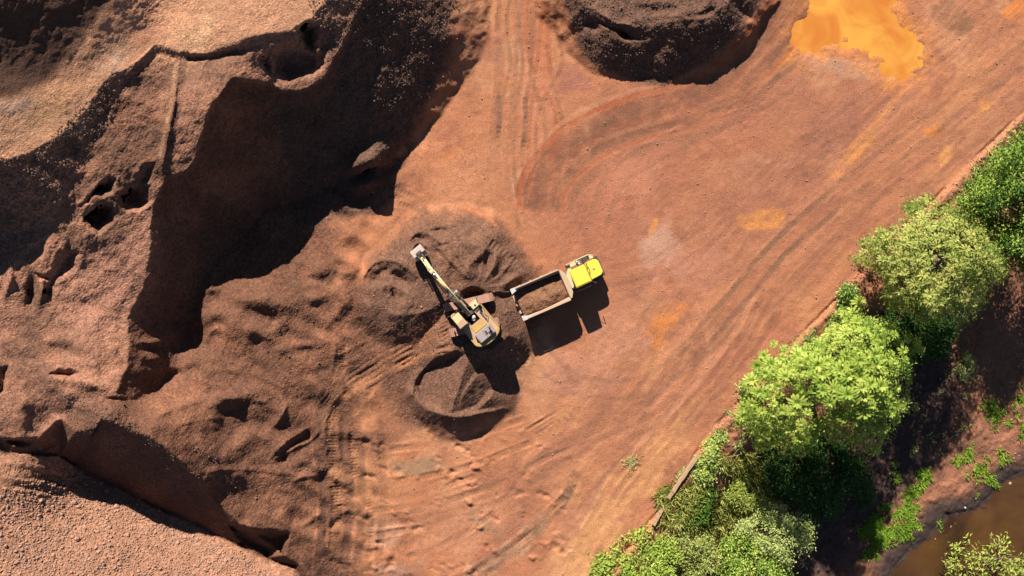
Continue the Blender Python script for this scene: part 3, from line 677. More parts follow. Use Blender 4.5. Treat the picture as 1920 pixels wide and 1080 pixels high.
def paint(name, c, dust=(0.30, 0.15, 0.085), amount=0.5, rough=0.5, metal=0.0, scale=1.6):
    m, nt, b = newmat(name)
    tc = nt.nodes.new('ShaderNodeTexCoord'); v = tc.outputs['Object']
    n1_ = noise(nt, scale, 5, 0.65, v); n2_ = noise(nt, scale * 9, 3, 0.7, v)
    f = mapr(nt, math_(nt, 'ADD', math_(nt, 'MULTIPLY', n1_.outputs[0], 0.7), math_(nt, 'MULTIPLY', n2_.outputs[0], 0.3)), 0.62 - 0.34 * amount, 0.82 - 0.34 * amount, 0.0, min(1, 0.35 + amount * 0.65))
    c2 = mixc(nt, mapr(nt, n2_.outputs[0], 0.3, 0.7), [x * 0.86 for x in c], [min(1, x * 1.08) for x in c])
    nt.links.new(mixc(nt, f, c2, dust), b.inputs['Base Color'])
    nt.links.new(mapr(nt, f, 0, 1, rough, 0.9), b.inputs['Roughness'])
    b.inputs['Metallic'].default_value = metal
    bp = nt.nodes.new('ShaderNodeBump'); bp.inputs['Strength'].default_value = 0.15; bp.inputs['Distance'].default_value = 0.02
    nt.links.new(n2_.outputs[0], bp.inputs['Height']); nt.links.new(bp.outputs[0], b.inputs['Normal'])
    return m
M = {
    'yellow': paint('lemon_paint', (0.62, 0.47, 0.045), (0.45, 0.29, 0.12), 0.22, 0.5),
    'ochre': paint('worn_yellow_paint', (0.40, 0.25, 0.055), (0.32, 0.18, 0.11), 0.55, 0.55),
    'cream': paint('pale_worn_yellow_paint', (0.50, 0.41, 0.21), (0.40, 0.27, 0.17), 0.38, 0.55),
    'tan': paint('dusty_deck', (0.40, 0.26, 0.14), (0.36, 0.19, 0.12), 0.65, 0.7),
    'hood': paint('dusty_grey_hood', (0.27, 0.22, 0.20), (0.30, 0.19, 0.14), 0.5, 0.6),
    'bed': paint('worn_bed_steel', (0.42, 0.28, 0.175), (0.40, 0.22, 0.14), 0.5, 0.55),
    'white': paint('worn_bright_steel', (0.45, 0.42, 0.38), (0.36, 0.25, 0.18), 0.35, 0.4),
    'dark': paint('dark_steel', (0.045, 0.04, 0.038), (0.20, 0.11, 0.07), 0.35, 0.5),
    'rubber': paint('rubber', (0.025, 0.024, 0.023), (0.22, 0.12, 0.08), 0.45, 0.85),
    'track': paint('track_steel', (0.32, 0.16, 0.11), (0.40, 0.20, 0.13), 0.6, 0.7),
    'chrome': paint('chrome_rod', (0.65, 0.66, 0.70), (0.3, 0.2, 0.15), 0.05, 0.2, 1.0),
    'bucket': paint('bucket_steel', (0.30, 0.23, 0.19), (0.30, 0.18, 0.13), 0.4, 0.5),
    'wood': paint('weathered_timber', (0.33, 0.20, 0.11), (0.26, 0.14, 0.08), 0.35, 0.85, 0, 3.0),
    'bark': paint('bark', (0.16, 0.11, 0.075), (0.22, 0.17, 0.12), 0.4, 0.95, 0, 4.0),
    'twig': paint('dry_twig', (0.46, 0.36, 0.24), (0.30, 0.2, 0.12), 0.3, 0.9, 0, 4.0),
    'stone': paint('stone', (0.33, 0.18, 0.115), (0.24, 0.125, 0.08), 0.5, 0.95, 0, 0.8),
    'darkstone': paint('dark_stone', (0.12, 0.07, 0.05), (0.15, 0.085, 0.055), 0.4, 0.95, 0, 0.8),
    'palestone': paint('pale_stone', (0.32, 0.28, 0.24), (0.4, 0.3, 0.22), 0.2, 0.9, 0, 2.0),
}
def glass_mat():
    m, nt, b = newmat('cab_glass')
    b.inputs['Base Color'].default_value = (0.03, 0.035, 0.04, 1); b.inputs['Roughness'].default_value = 0.08; b.inputs['Specular IOR Level'].default_value = 0.6
    return m
M['glass'] = glass_mat()
def leaf_mat(name, c1, c2, trans=0.35, rough=0.5):
    m = bpy.data.materials.new(name); m.use_nodes = True; nt = m.node_tree; nt.nodes.clear()
    out = nt.nodes.new('ShaderNodeOutputMaterial')
    geo = nt.nodes.new('ShaderNodeNewGeometry'); oi = nt.nodes.new('ShaderNodeObjectInfo')
    nz = noise(nt, 0.5, 3, 0.6, geo.outputs['Position'])
    f = math_(nt, 'ADD', math_(nt, 'MULTIPLY', geo.outputs['Random Per Island'], 0.45), math_(nt, 'MULTIPLY', oi.outputs['Random'], 0.25))
    f = math_(nt, 'ADD', f, mapr(nt, nz.outputs[0], 0.3, 0.7, -0.15, 0.45))
    cc = mixc(nt, f, c1, c2)
    p = nt.nodes.new('ShaderNodeBsdfPrincipled'); nt.links.new(cc, p.inputs['Base Color']); p.inputs['Roughness'].default_value = rough; p.inputs['Specular IOR Level'].default_value = 0.18
    t = nt.nodes.new('ShaderNodeBsdfTranslucent')
    tcn = mixc(nt, 1.0, cc, (1.0, 1.0, 0.35), 'MULTIPLY'); nt.links.new(tcn, t.inputs['Color'])
    mx = nt.nodes.new('ShaderNodeMixShader'); mx.inputs[0].default_value = trans
    nt.links.new(p.outputs[0], mx.inputs[1]); nt.links.new(t.outputs[0], mx.inputs[2]); nt.links.new(mx.outputs[0], out.inputs[0])
    return m
L = {
    'rosette': leaf_mat('pale_rosette_leaf', (0.14, 0.25, 0.025), (0.48, 0.52, 0.10)),
    'mango': leaf_mat('yellow_green_leaf', (0.16, 0.22, 0.035), (0.52, 0.49, 0.13)),
    'green': leaf_mat('fresh_green_leaf', (0.06, 0.15, 0.015), (0.24, 0.36, 0.055)),
    'bright': leaf_mat('bright_green_leaf', (0.22, 0.34, 0.035), (0.54, 0.60, 0.13)),
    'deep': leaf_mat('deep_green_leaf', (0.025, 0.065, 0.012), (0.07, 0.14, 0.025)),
    'grey': leaf_mat('grey_green_leaf', (0.32, 0.40, 0.10), (0.58, 0.60, 0.22)),
    'grass': leaf_mat('grass_blade', (0.16, 0.30, 0.02), (0.40, 0.56, 0.07), 0.5),
    'straw': leaf_mat('straw_blade', (0.34, 0.38, 0.07), (0.66, 0.62, 0.20), 0.5),
}
def water_mat(name, c1, c2, rough, scale, detail=4):
    m, nt, b = newmat(name)
    geo = nt.nodes.new('ShaderNodeNewGeometry')
    n_ = noise(nt, scale, detail, 0.6, geo.outputs['Position']); n_.inputs['Distortion'].default_value = 1.2
    nt.links.new(mixc(nt, mapr(nt, n_.outputs[0], 0.35, 0.65), c1, c2), b.inputs['Base Color'])
    b.inputs['Roughness'].default_value = rough
    n2_ = noise(nt, 1.5, 2, 0.5, geo.outputs['Position'])
    bp = nt.nodes.new('ShaderNodeBump'); bp.inputs['Strength'].default_value = 0.05; bp.inputs['Distance'].default_value = 0.1
    nt.links.new(n2_.outputs[0], bp.inputs['Height']); nt.links.new(bp.outputs[0], b.inputs['Normal'])
    return m

# ------------------------------------------------------------------ terrain objects: the one surface cut into its named pieces
dPx = np.gradient(P3, axis=1); dPy = np.gradient(P3, axis=0)
NRM = np.cross(dPy.reshape(-1, 3), dPx.reshape(-1, 3)); NRM /= np.linalg.norm(NRM, axis=1)[:, None] + 1e-12
NRM *= np.sign(NRM[:, 2:3])
ni, nj = len(gu), len(gv)
idx = np.arange(ni * nj).reshape(nj, ni)
quads = np.stack([idx[1:, :-1], idx[1:, 1:], idx[:-1, 1:], idx[:-1, :-1]], -1)
reg = np.zeros((nj - 1, ni - 1), np.int32)
def ctr(a): return 0.25 * (a[1:, 1:] + a[:-1, 1:] + a[1:, :-1] + a[:-1, :-1])
cU, cV = ctr(WU), ctr(WV)
reg[(ctr(EASTD) > -185) & (ctr(EASTD) <= 2)] = 1                    # haul road
reg[ctr(EASTD) > 2] = 2                                           # river bank
# pit and benches
pit = sdpoly(cU, cV, [(860, -400), (845, 100), (790, 200), (742, 330), (700, 400), (655, 520), (640, 700), (600, 840), (580, 1000), (600, 1500), (-400, 1500), (-400, -400)])
reg[pit < 0] = 3
reg[sdpoly(cU, cV, [(1054, -400), (1062, 10), (1084, 88), (1108, 120), (1180, 150), (1240, 167), (1266, 150), (1312, 126), (1342, 114), (1366, 80), (1392, 40), (1428, 0), (1470, -400)]) < 0] = 4
reg[sdpoly(cU, cV, [(685, 545), (692, 505), (720, 478), (760, 445), (790, 422), (850, 414), (920, 430), (970, 465), (994, 510), (996, 548), (955, 566), (905, 560), (860, 566), (820, 595), (770, 612), (715, 622), (690, 590)]) < 0] = 5
reg[sdpoly(cU, cV, [(748, 758), (776, 738), (800, 690), (850, 660), (930, 662), (972, 720), (962, 762), (920, 785), (870, 806), (800, 812)]) < 0] = 6
reg[(ctr(ROCKY) > 0.5) & (cV > 845)] = 7
reg[sdpoly(cU, cV, [(228, -60), (215, 5), (150, 75), (92, 150), (40, 180), (-60, 205), (-340, 260), (-400, -400), (260, -400)]) < 0] = 8
P3f = P3.reshape(-1, 3); colf = col.reshape(-1, 3); grf = gr.reshape(-1)
def terrain_piece(r, name):
    q = quads[reg == r]
    used, inv = np.unique(q.ravel(), return_inverse=True)
    me = np_mesh(name, P3f[used], inv.reshape(-1, 4))
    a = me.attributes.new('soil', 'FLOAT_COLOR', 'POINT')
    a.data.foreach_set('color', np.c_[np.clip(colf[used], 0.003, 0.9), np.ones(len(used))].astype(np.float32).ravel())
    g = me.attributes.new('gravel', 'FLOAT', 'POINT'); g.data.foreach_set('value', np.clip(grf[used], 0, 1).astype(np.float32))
    me.normals_split_custom_set_from_vertices(NRM[used].astype(np.float32))
    return link(name, me, SOIL)
tag(terrain_piece(0, 'ground'), 'bare red earth yard criss-crossed by vehicle tracks', kind='structure')
tag(terrain_piece(1, 'road'), 'red dirt haul road running along the row of trees', kind='structure')
tag(terrain_piece(2, 'bank'), 'low muddy bank between the trees and the brown stream', kind='structure')
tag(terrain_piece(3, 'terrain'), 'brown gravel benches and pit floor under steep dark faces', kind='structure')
tag(terrain_piece(4, 'gravel_pile'), 'dark grey brown gravel pile beside the curved track, cut off by the top edge', 'gravel pile', 'gravel piles of the yard')
tag(terrain_piece(5, 'gravel_pile.001'), 'broad scooped gravel mound under the excavator arm and bucket', 'gravel pile', 'gravel piles of the yard')
tag(terrain_piece(6, 'gravel_pile.002'), 'small ridged gravel heap in the shadow behind the excavator', 'gravel pile', 'gravel piles of the yard')
tag(terrain_piece(7, 'gravel_pile.003'), 'coarse pinkish rock heap below the long dark slope, strewn with stones', 'gravel pile', 'gravel piles of the yard')
tag(terrain_piece(8, 'gravel_pile.004'), 'dim brown pile in the corner above the pale terrace', 'gravel pile', 'gravel piles of the yard')

# water
def sheet(name, poly, z, mat, label):
    bm = bmesh.new()
    vs_ = [bm.verts.new(P(u, v, z)) for u, v in poly]
    f = bm.faces.new(vs_)
    if f.normal.z < 0: f.normal_flip()
    bm.normal_update()
    if f.normal.z < 0: bmesh.ops.reverse_faces(bm, faces=[f])
    bmesh.ops.triangulate(bm, faces=bm.faces)
    me = bpy.data.meshes.new(name); bm.to_mesh(me); bm.free()
    return tag(link(name, me, mat), label, kind='structure')
sheet('puddle', [(1440, -120), (1440, 110), (1560, 125), (1640, 175), (1760, 170), (1770, 60), (1720, 10), (1720, -120)], -0.145,
      water_mat('ochre_water', tuple(alb(224, 134, 56)), tuple(alb(246, 176, 76)), 0.2, 0.22), 'opaque orange puddle of muddy water beside the haul road')
sheet('stream', [(1500, 1500), (1560, 1150), (1640, 1040), (1700, 980), (1780, 925), (1860, 880), (1960, 830), (2400, 600), (2600, 1500)], WL,
      water_mat('brown_water', tuple(alb(66, 44, 28)), tuple(alb(108, 74, 40)), 0.12, 0.10), 'murky brown stream below the muddy bank')

# ------------------------------------------------------------------ mesh builder for machines
class MB:
    def __init__(self): self.v = []; self.f = []
    def add(self, v, f, mat=None):
        n = len(self.v)
        self.v += [tuple(mat @ Vector(p)) if mat is not None else tuple(p) for p in v]
        self.f += [tuple(i + n for i in q) for q in f]
        return self
    def box(self, x0, x1, y0, y1, z0, z1, mat=None):
        v = [(x, y, z) for z in (z0, z1) for x, y in ((x0, y0), (x1, y0), (x1, y1), (x0, y1))]
        return self.add(v, [(3, 2, 1, 0), (4, 5, 6, 7), (0, 1, 5, 4), (1, 2, 6, 5), (2, 3, 7, 6), (3, 0, 4, 7)], mat)
    def frustum(self, b, t, z0, z1, mat=None):
        """b, t: (x0,x1,y0,y1) of bottom and top"""
        v = [(x, y, z0) for x, y in ((b[0], b[2]), (b[1], b[2]), (b[1], b[3]), (b[0], b[3]))] + [(x, y, z1) for x, y in ((t[0], t[2]), (t[1], t[2]), (t[1], t[3]), (t[0], t[3]))]
        return self.add(v, [(3, 2, 1, 0), (4, 5, 6, 7), (0, 1, 5, 4), (1, 2, 6, 5), (2, 3, 7, 6), (3, 0, 4, 7)], mat)
    def prism(self, pts, lo, hi, ax='z', mat=None):
        """polygon extruded along an axis; pts are (x,y) for z, (x,z) for y"""
        n = len(pts)
        if ax == 'z': v = [(x, y, lo) for x, y in pts] + [(x, y, hi) for x, y in pts]
        elif ax == 'y': v = [(x, lo, z) for x, z in pts] + [(x, hi, z) for x, z in pts]
        else: v = [(lo, y, z) for y, z in pts] + [(hi, y, z) for y, z in pts]
        f = [tuple(range(n))[::-1], tuple(range(n, 2 * n))] + [(i, (i + 1) % n, (i + 1) % n + n, i + n) for i in range(n)]
        return self.add(v, f, mat)
    def tube(self, pts, r, n=8, r2=None):
        pts = [Vector(p) for p in pts]; k = len(pts); base = len(self.v)
        for i, p in enumerate(pts):
            d = (pts[min(i + 1, k - 1)] - pts[max(i - 1, 0)]).normalized()
            a = d.orthogonal().normalized() if i == 0 else (a - d * a.dot(d)).normalized()
            b = d.cross(a); rr = r if r2 is None else r + (r2 - r) * i / (k - 1)
            for j in range(n):
                t = 2 * math.pi * j / n
                self.v.append(tuple(p + a * math.cos(t) * rr + b * math.sin(t) * rr))
        for i in range(k - 1):
            for j in range(n):
                self.f.append((base + i * n + j, base + i * n + (j + 1) % n, base + (i + 1) * n + (j + 1) % n, base + (i + 1) * n + j))
        self.f.append(tuple(base + j for j in range(n))[::-1]); self.f.append(tuple(base + (k - 1) * n + j for j in range(n)))
        return self
    def lathe_y(self, cx, cz, prof, n=28):
        """profile of (radius, y) revolved round an axis parallel to y"""
        base = len(self.v); k = len(prof)
        for r, y in prof:
            for j in range(n):
                t = 2 * math.pi * j / n
                self.v.append((cx + r * math.cos(t), y, cz + r * math.sin(t)))
        for i in range(k - 1):
            for j in range(n):
                self.f.append((base + i * n + j, base + i * n + (j + 1) % n, base + (i + 1) * n + (j + 1) % n, base + (i + 1) * n + j))
        self.f.append(tuple(base + j for j in range(n))); self.f.append(tuple(base + (k - 1) * n + j for j in range(n))[::-1])
        return self
    def build(self, name, mat, parent, bevel=0.0, smooth_=False):
        bm = bmesh.new()
        vs_ = [bm.verts.new(p) for p in self.v]
        for q in self.f:
            try: bm.faces.new([vs_[i] for i in q])
            except ValueError: pass
        bmesh.ops.recalc_face_normals(bm, faces=bm.faces)
        if bevel:
            es = [e for e in bm.edges if len(e.link_faces) == 2 and e.calc_face_angle(0) > 0.5]
            bmesh.ops.bevel(bm, geom=es, offset=bevel, segments=2, affect='EDGES', clamp_overlap=True)
        me = bpy.data.meshes.new(name); bm.to_mesh(me); bm.free()
        if smooth_:
            for p in me.polygons: p.use_smooth = True
        return link(name, me, mat, parent)

# ------------------------------------------------------------------ dump truck
def heading(du, dv): return math.atan2(-dv, du)
def make_truck():
    yaw = heading(88, -38)
    base = P(1022, 548, 0.0); base.z = min(zat(1022, 548), 0.1)
    t = empty('dump_truck', base, yaw, 'yellow articulated dump truck loaded with brown gravel beside the excavator', 'dump truck')
    # ---- bed (local x forward). Bed from x=-3.05 to 2.25
    X0, X1, hw, zf, zt = -3.0, 2.25, 1.52, 1.25, 2.85
    MB().add([(X0 + 0.1, -1.15, zf + .1), (1.75, -1.15, zf), (1.75, 1.15, zf), (X0 + 0.1, 1.15, zf + .1), (X0 + 0.1, -1.15, zf - .1), (1.75, -1.15, zf - .12), (1.75, 1.15, zf - .12), (X0 + 0.1, 1.15, zf - .1)],
             [(0, 1, 2, 3), (7, 6, 5, 4), (0, 4, 5, 1), (1, 5, 6, 2), (2, 6, 7, 3), (3, 7, 4, 0)]).build('bed_floor', M['bed'], t)
    for sgn, nm in ((1, 'bed_side'), (-1, 'bed_side')):
        yb, yt, th = 1.13 * sgn, (hw - 0.02) * sgn, 0.16 * sgn
        z_r = 2.42
        prof_in = [(X0, yb, zf + .1), (1.8, yb, zf), (1.98, yt - .06 * sgn, zt), (X0 + .25, yt, zt - .1), (X0 - .12, yt, z_r)]
        v = prof_in + [(x, y + (th if z > 1.6 else th * .6), z) for x, y, z in prof_in]
        side = MB().add(v, [(0, 1, 2, 3, 4), (9, 8, 7, 6, 5), (0, 5, 6, 1), (1, 6, 7, 2), (2, 7, 8, 3), (3, 8, 9, 4), (4, 9, 5, 0)]).build(nm, M['bed'], t, 0.025)
        rb = MB()
        rb.box(X0 + .3, 1.95, yt + th * .2 if sgn > 0 else yt + th * 1.2, yt + th * 1.2 if sgn > 0 else yt + th * .2, zt - .02, zt + .07)
        rb.build('rim_rail', M['bed'], side, 0.02)
        for k in range(4):
            x = -2.2 + k * 1.15
            MB().add([(x - .07, yt + th, zt - .1), (x + .07, yt + th, zt - .1), (x + .07, yb + th * .6, zf + .1), (x - .07, yb + th * .6, zf + .1),
                      (x - .07, yt + th * 1.55, zt - .1), (x + .07, yt + th * 1.55, zt - .1), (x + .07, yb + th * 1.5, zf + .1), (x - .07, yb + th * 1.5, zf + .1)],
                     [(0, 1, 2, 3), (7, 6, 5, 4), (0, 4, 5, 1), (1, 5, 6, 2), (2, 6, 7, 3), (3, 7, 4, 0)]).build('rib', M['bed'], side)
        # pale worn corner plates at the tail
        MB().prism([(X0 - .20, yt - .34 * sgn), (X0 - .20, yt + .22 * sgn), (X0 + .85, yt + .20 * sgn), (X0 + .85, yt + .02 * sgn)], z_r + .32, z_r + .38).build('tail_corner', M['white'], t, 0.01)
    # front wall with chamfered corners
    hbp = [(1.70, -1.12), (1.70, 1.12), (1.98, hw - .05), (2.18, hw - .05), (2.42, 0.95), (2.42, -0.95), (2.18, -hw + .05), (1.98, -hw + .05)]
    v = []
    for (x, y), dz in zip(hbp, [0] * 8):
        v.append((x if x > 2 else 1.75, y if abs(y) < 1.2 else math.copysign(1.2, y), zf))
    top = [(1.98, -1.0), (1.98, 1.0), (2.0, hw - .02), (2.15, hw), (2.46, 1.0), (2.46, -1.0), (2.15, -hw), (2.0, -hw + .02)]
    v2 = [(x, y, zt + .09) for x, y in top]
    MB().add(v + v2, [tuple(range(8))[::-1], tuple(range(8, 16))] + [(i, (i + 1) % 8, (i + 1) % 8 + 8, i + 8) for i in range(8)]).build('bed_front', M['bed'], t, 0.03)
    MB().add([(1.72, -1.13, zf), (1.72, 1.13, zf), (1.99, 1.4, zt - .02), (1.99, -1.4, zt - .02), (1.80, -1.13, zf), (1.80, 1.13, zf), (2.06, 1.4, zt - .02), (2.06, -1.4, zt - .02)],
             [(0, 1, 2, 3), (7, 6, 5, 4), (0, 4, 5, 1), (1, 5, 6, 2), (2, 6, 7, 3), (3, 7, 4, 0)]).build('front_liner', M['tan'], t)
    # tail lip
    MB().prism([(X0 + .12, -1.12), (X0 + .12, 1.12), (X0 - .25, 0.95), (X0 - .25, -.95)], zf + .12, zf + .2).build('tail_lip', M['bed'], t, 0.01)
    # chassis
    MB().box(-2.9, 2.9, -.5, .5, .75, 1.1).box(2.6, 3.0, -.35, .35, .7, 1.25).build('chassis', M['dark'], t, 0.03)
    MB().tube([(2.3, .25, 1.2), (2.7, .35, 1.5), (3.1, .2, 1.25)], .035).tube([(2.3, -.2, 1.2), (2.7, -.35, 1.45), (3.1, -.2, 1.25)], .035).build('hose', M['dark'], t, 0, True)
    for x in (-1.95, -0.35):
        MB().tube([(x, -1.2, .78), (x, 1.2, .78)], .16, 10).build('axle', M['dark'], t)
    def wheel(x, sgn, par, r=.78, y=1.28):
        wd = .56
        prof = [(r * .55, -wd / 2 * .8), (r * .9, -wd / 2), (r, -wd / 2 * .7), (r, wd / 2 * .7), (r * .9, wd / 2), (r * .55, wd / 2 * .8)]
        w_ = MB().lathe_y(0, 0, prof).build('wheel', M['rubber'], par, 0, True)
        w_.location = (x, y * sgn, r)
        MB().lathe_y(0, 0, [(r * .54, -wd * .3), (r * .54, wd * .3), (r * .3, wd * .34), (r * .15, wd * .42)] if sgn > 0 else [(r * .54, wd * .3), (r * .54, -wd * .3), (r * .3, -wd * .34), (r * .15, -wd * .42)], 20).build('rim', M['ochre'], w_)
        lg = MB()
        for k in range(24):
            a = 2 * math.pi * k / 24; mt = Matrix.Rotation(a, 4, 'Y')
            lg.box(r * .97, r * 1.035, -wd * .33, wd * .33, -.04, .04, mt @ Matrix.Rotation(0.3 if k % 2 else -0.3, 4, 'X'))
        lg.build('tread', M['rubber'], w_)
    for x in (-1.95, -0.35):
        for sgn in (1, -1): wheel(x, sgn, t)
    # ---- tractor unit, slightly steered
    st = Matrix.Translation((2.42, 0.33, 0)) @ Matrix.Rotation(math.radians(1), 4, 'Z')
    def put(o):
        o.matrix_local = st @ o.matrix_local
        return o
    def B(): return MB()
    # local tractor coordinates: x from 0 (hitch) forward to 4.0; driver offset so that cab and hood sit right of the left-hand deck
    put(B().prism([(.10, -.95), (.50, -1.22), (.80, -1.25), (.80, .95), (.50, .95), (.10, .35)], 1.35, 2.25).build('rear_cover', M['cream'], t, 0.02))
    put(B().box(.2, 3.6, -.45, .45, .7, 1.3).build('front_frame', M['dark'], t, 0.03))
    cab = put(B().frustum((.55, 2.15, -1.10, .72), (.62, 2.02, -1.05, .66), 1.5, 3.38).build('cab', M['ochre'], t, 0.05))
    def cabpart(mb, nm, mat, bev=0.0): return mb.build(nm, mat, cab, bev)
    cabpart(B().frustum((.40, 2.12, -1.16, .76), (.48, 2.04, -1.06, .68), 3.38, 3.56), 'cab_roof', M['yellow'], 0.06)
    cabpart(B().prism([(2.12, 2.2), (2.05, 3.25), (2.10, 3.25), (2.17, 2.2)], -.95, .58, 'y'), 'windscreen', M['glass'])
    cabpart(B().prism([(.75, 2.25), (1.95, 2.25), (1.9, 3.22), (.8, 3.22)], -1.125, -1.075, 'y'), 'side_window', M['glass'])
    cabpart(B().prism([(.75, 2.25), (1.95, 2.25), (1.9, 3.22), (.8, 3.22)], .68, .735, 'y'), 'side_window', M['glass'])
    cabpart(B().box(.54, .60, -.85, .45, 2.3, 3.2), 'rear_window', M['glass'])
    put(B().box(1.95, 2.40, -1.02, .72, 1.3, 2.33).build('cowl', M['dark'], t, 0.02))
    hood = put(B().prism([(2.2, -1.06), (3.35, -.98), (3.62, -.72), (3.62, .52), (3.35, .80), (2.2, .78)], 1.35, 2.38).build('hood', M['yellow'], t, 0.07))
    B().box(3.6, 3.66, -.6, .4, 1.45, 2.2).build('grille', M['dark'], hood)
    for y in (-.55, .35): B().lathe_y(0, 0, [(.10, -.03), (.11, .03), (.06, .05)], 14).build('headlight', M['white'], hood).matrix_local = Matrix.Translation((3.67, y, 1.62)) @ Matrix.Rotation(math.pi / 2, 4, 'Z')
    B().box(2.80, 2.95, -.20, -.06, 2.38, 2.41).build('cap', M['dark'], hood, 0.01)
    B().tube([(2.25, -.5, 2.42), (2.42, -.1, 2.50), (2.45, .3, 2.42)], .03, 6).build('hose', M['dark'], hood)
    put(B().box(3.35, 3.85, -1.15, .95, .95, 1.25).build('bumper', M['dark'], t, 0.04))
    # left deck, rail, box
    put(B().prism([(.45, .98), (2.9, .98), (3.4, .9), (3.55, 1.18), (3.0, 1.42), (.45, 1.42)], 1.50, 1.58).build('deck', M['cream'], t, 0.015))
    rl = B()
    rl.tube([(.5, 1.40, 1.58), (.5, 1.40, 2.3), (1.6, 1.42, 2.35), (2.9, 1.42, 2.3), (3.45, 1.15, 2.25), (3.45, 1.15, 1.58)], .045, 6)
    for x in (.9, 1.6, 2.3, 2.9): rl.tube([(x, 1.41, 1.58), (x, 1.41, 2.32)], .035, 6)
    rl.tube([(.5, 1.40, 1.95), (2.9, 1.41, 1.95)], .03, 6)
    put(rl.build('handrail', M['cream'], t, 0, True))
    put(B().box(.50, .85, 1.02, 1.32, 1.58, 1.78).tube([(.6, 1.0, 1.7), (.45, 1.3, 1.7)], .06).build('step_grating', M['dark'], t, 0.02))
    put(B().lathe_y(1.75, 1.95, [(.0, .80), (.20, .80), (.22, .95), (.22, 1.18), (.1, 1.25)], 16).build('air_filter', M['white'], t, 0, True))
    put(B().tube([(1.55, .98, 1.58), (1.55, .98, 2.95)], .085, 10).tube([(1.55, .98, 2.95), (1.45, 1.02, 3.1)], .075, 10).build('exhaust_pipe', M['dark'], t, 0, True))
    for sgn in (1, -1):
        y0 = .72 if sgn > 0 else -1.06
        put(B().tube([(2.1, y0, 3.1), (2.45, y0 + .45 * sgn, 3.05), (2.45, y0 + .45 * sgn, 2.5)], .025, 6).box(2.42, 2.48, y0 + .33 * sgn - .1, y0 + .33 * sgn + .1, 2.55, 2.95).build('mirror', M['dark'], t))
    # right step rail (pale)
    rr = B().tube([(.55, -1.5, 1.2), (.55, -1.5, 1.9), (2.0, -1.55, 1.9), (2.05, -1.3, 1.9), (2.05, -1.3, 1.2)], .03, 6).tube([(1.75, -1.52, 1.9), (1.75, -1.52, .8)], .03, 6).tube([(2.0, -1.55, 1.9), (2.0, -1.55, .8)], .03, 6)
    for z in (.9, 1.2, 1.5): rr.tube([(1.75, -1.52, z), (2.0, -1.55, z)], .03, 6)
    put(rr.build('ladder', M['white'], t))
    for sgn in (1, -1):
        put(B().prism([(1.55, 1.5), (1.9, 1.62), (2.9, 1.62), (3.25, 1.5), (3.25, 1.44), (2.9, 1.56), (1.9, 1.56), (1.55, 1.44)], 1.0 * sgn if sgn > 0 else -1.38, 1.38 if sgn > 0 else -1.08, 'y').build('fender', M['dark'], t, 0.01))
    n0 = len(t.children)
    for sgn in (1, -1): wheel(2.4, sgn, t, .80, 1.1)
    for o in [c for c in t.children if c.name.startswith('wheel')][-2:]: put(o)
    put(B().tube([(2.4, -1.0, .8), (2.4, 1.0, .8)], .16, 10).build('axle', M['dark'], t))
    return t, yaw, base
truck, tyaw, tbase = make_truck()

def make_load():
    nx, ny = 90, 46
    xs = np.linspace(-2.95, 1.96, nx); ys = np.linspace(-1, 1, ny)
    X, Y = np.meshgrid(xs, ys, indexing='ij')
    r = np.random.RandomState(9)
    # heap: high towards the right-hand side, bare floor near the left-hand wall
    cx = -0.15 + 0.0 * X
    hgt = 2.06 + 0.62 * np.exp(-(((X + 0.2) / 2.3) ** 2 + ((Y + 0.45) / 0.95) ** 2)) + 0.2 * np.exp(-(((X - .6) / .5) ** 2 + ((Y + 0.2) / 0.35) ** 2))
    hgt = hgt - 0.22 * np.exp(-(((X + .1) / .25) ** 2 + ((Y + 0.0) / 0.3) ** 2))
    hgt += 0.10 * fbm(X * 30, Y * 40, 14, 501, 3) + 0.05 * (r.rand(nx, ny) - .5)
    edge_y = 1.12 + (hgt - 1.25) * (0.34 / 1.6)
    Yw = Y * edge_y
    v = np.stack([X + (hgt - 1.3) * np.where(X > 1.6, 0.12, 0), Yw, hgt], -1).reshape(-1, 3)
    id_ = np.arange(nx * ny).reshape(nx, ny)
    f = np.stack([id_[:-1, :-1], id_[1:, :-1], id_[1:, 1:], id_[:-1, 1:]], -1).reshape(-1, 4)
    # skirt and bottom so the load is a solid body
    me = np_mesh('gravel_load', v, f)
    bm = bmesh.new(); bm.from_mesh(me)
    be = [e for e in bm.edges if e.is_boundary]
    ex = bmesh.ops.extrude_edge_only(bm, edges=be)
    for g in ex['geom']:
        if isinstance(g, bmesh.types.BMVert): g.co.z = 1.34; g.co.y *= .9
    be = [e for e in bm.edges if e.is_boundary]
    bmesh.ops.holes_fill(bm, edges=be, sides=0)
    bm.to_mesh(me); bm.free()
    n = len(me.vertices)
    a = me.attributes.new('soil', 'FLOAT_COLOR', 'POINT'); a.data.foreach_set('color', np.tile(np.r_[alb(150, 106, 78), 1].astype(np.float32), n))
    g = me.attributes.new('gravel', 'FLOAT', 'POINT'); g.data.foreach_set('value', np.full(n, .7, np.float32))
    o = link('gravel_load', me, SOIL)
    o.location = tbase; o.rotation_euler = (0, 0, tyaw)
    tag(o, 'heap of brown gravel lying in the bed of the dump truck', 'gravel load')
make_load()

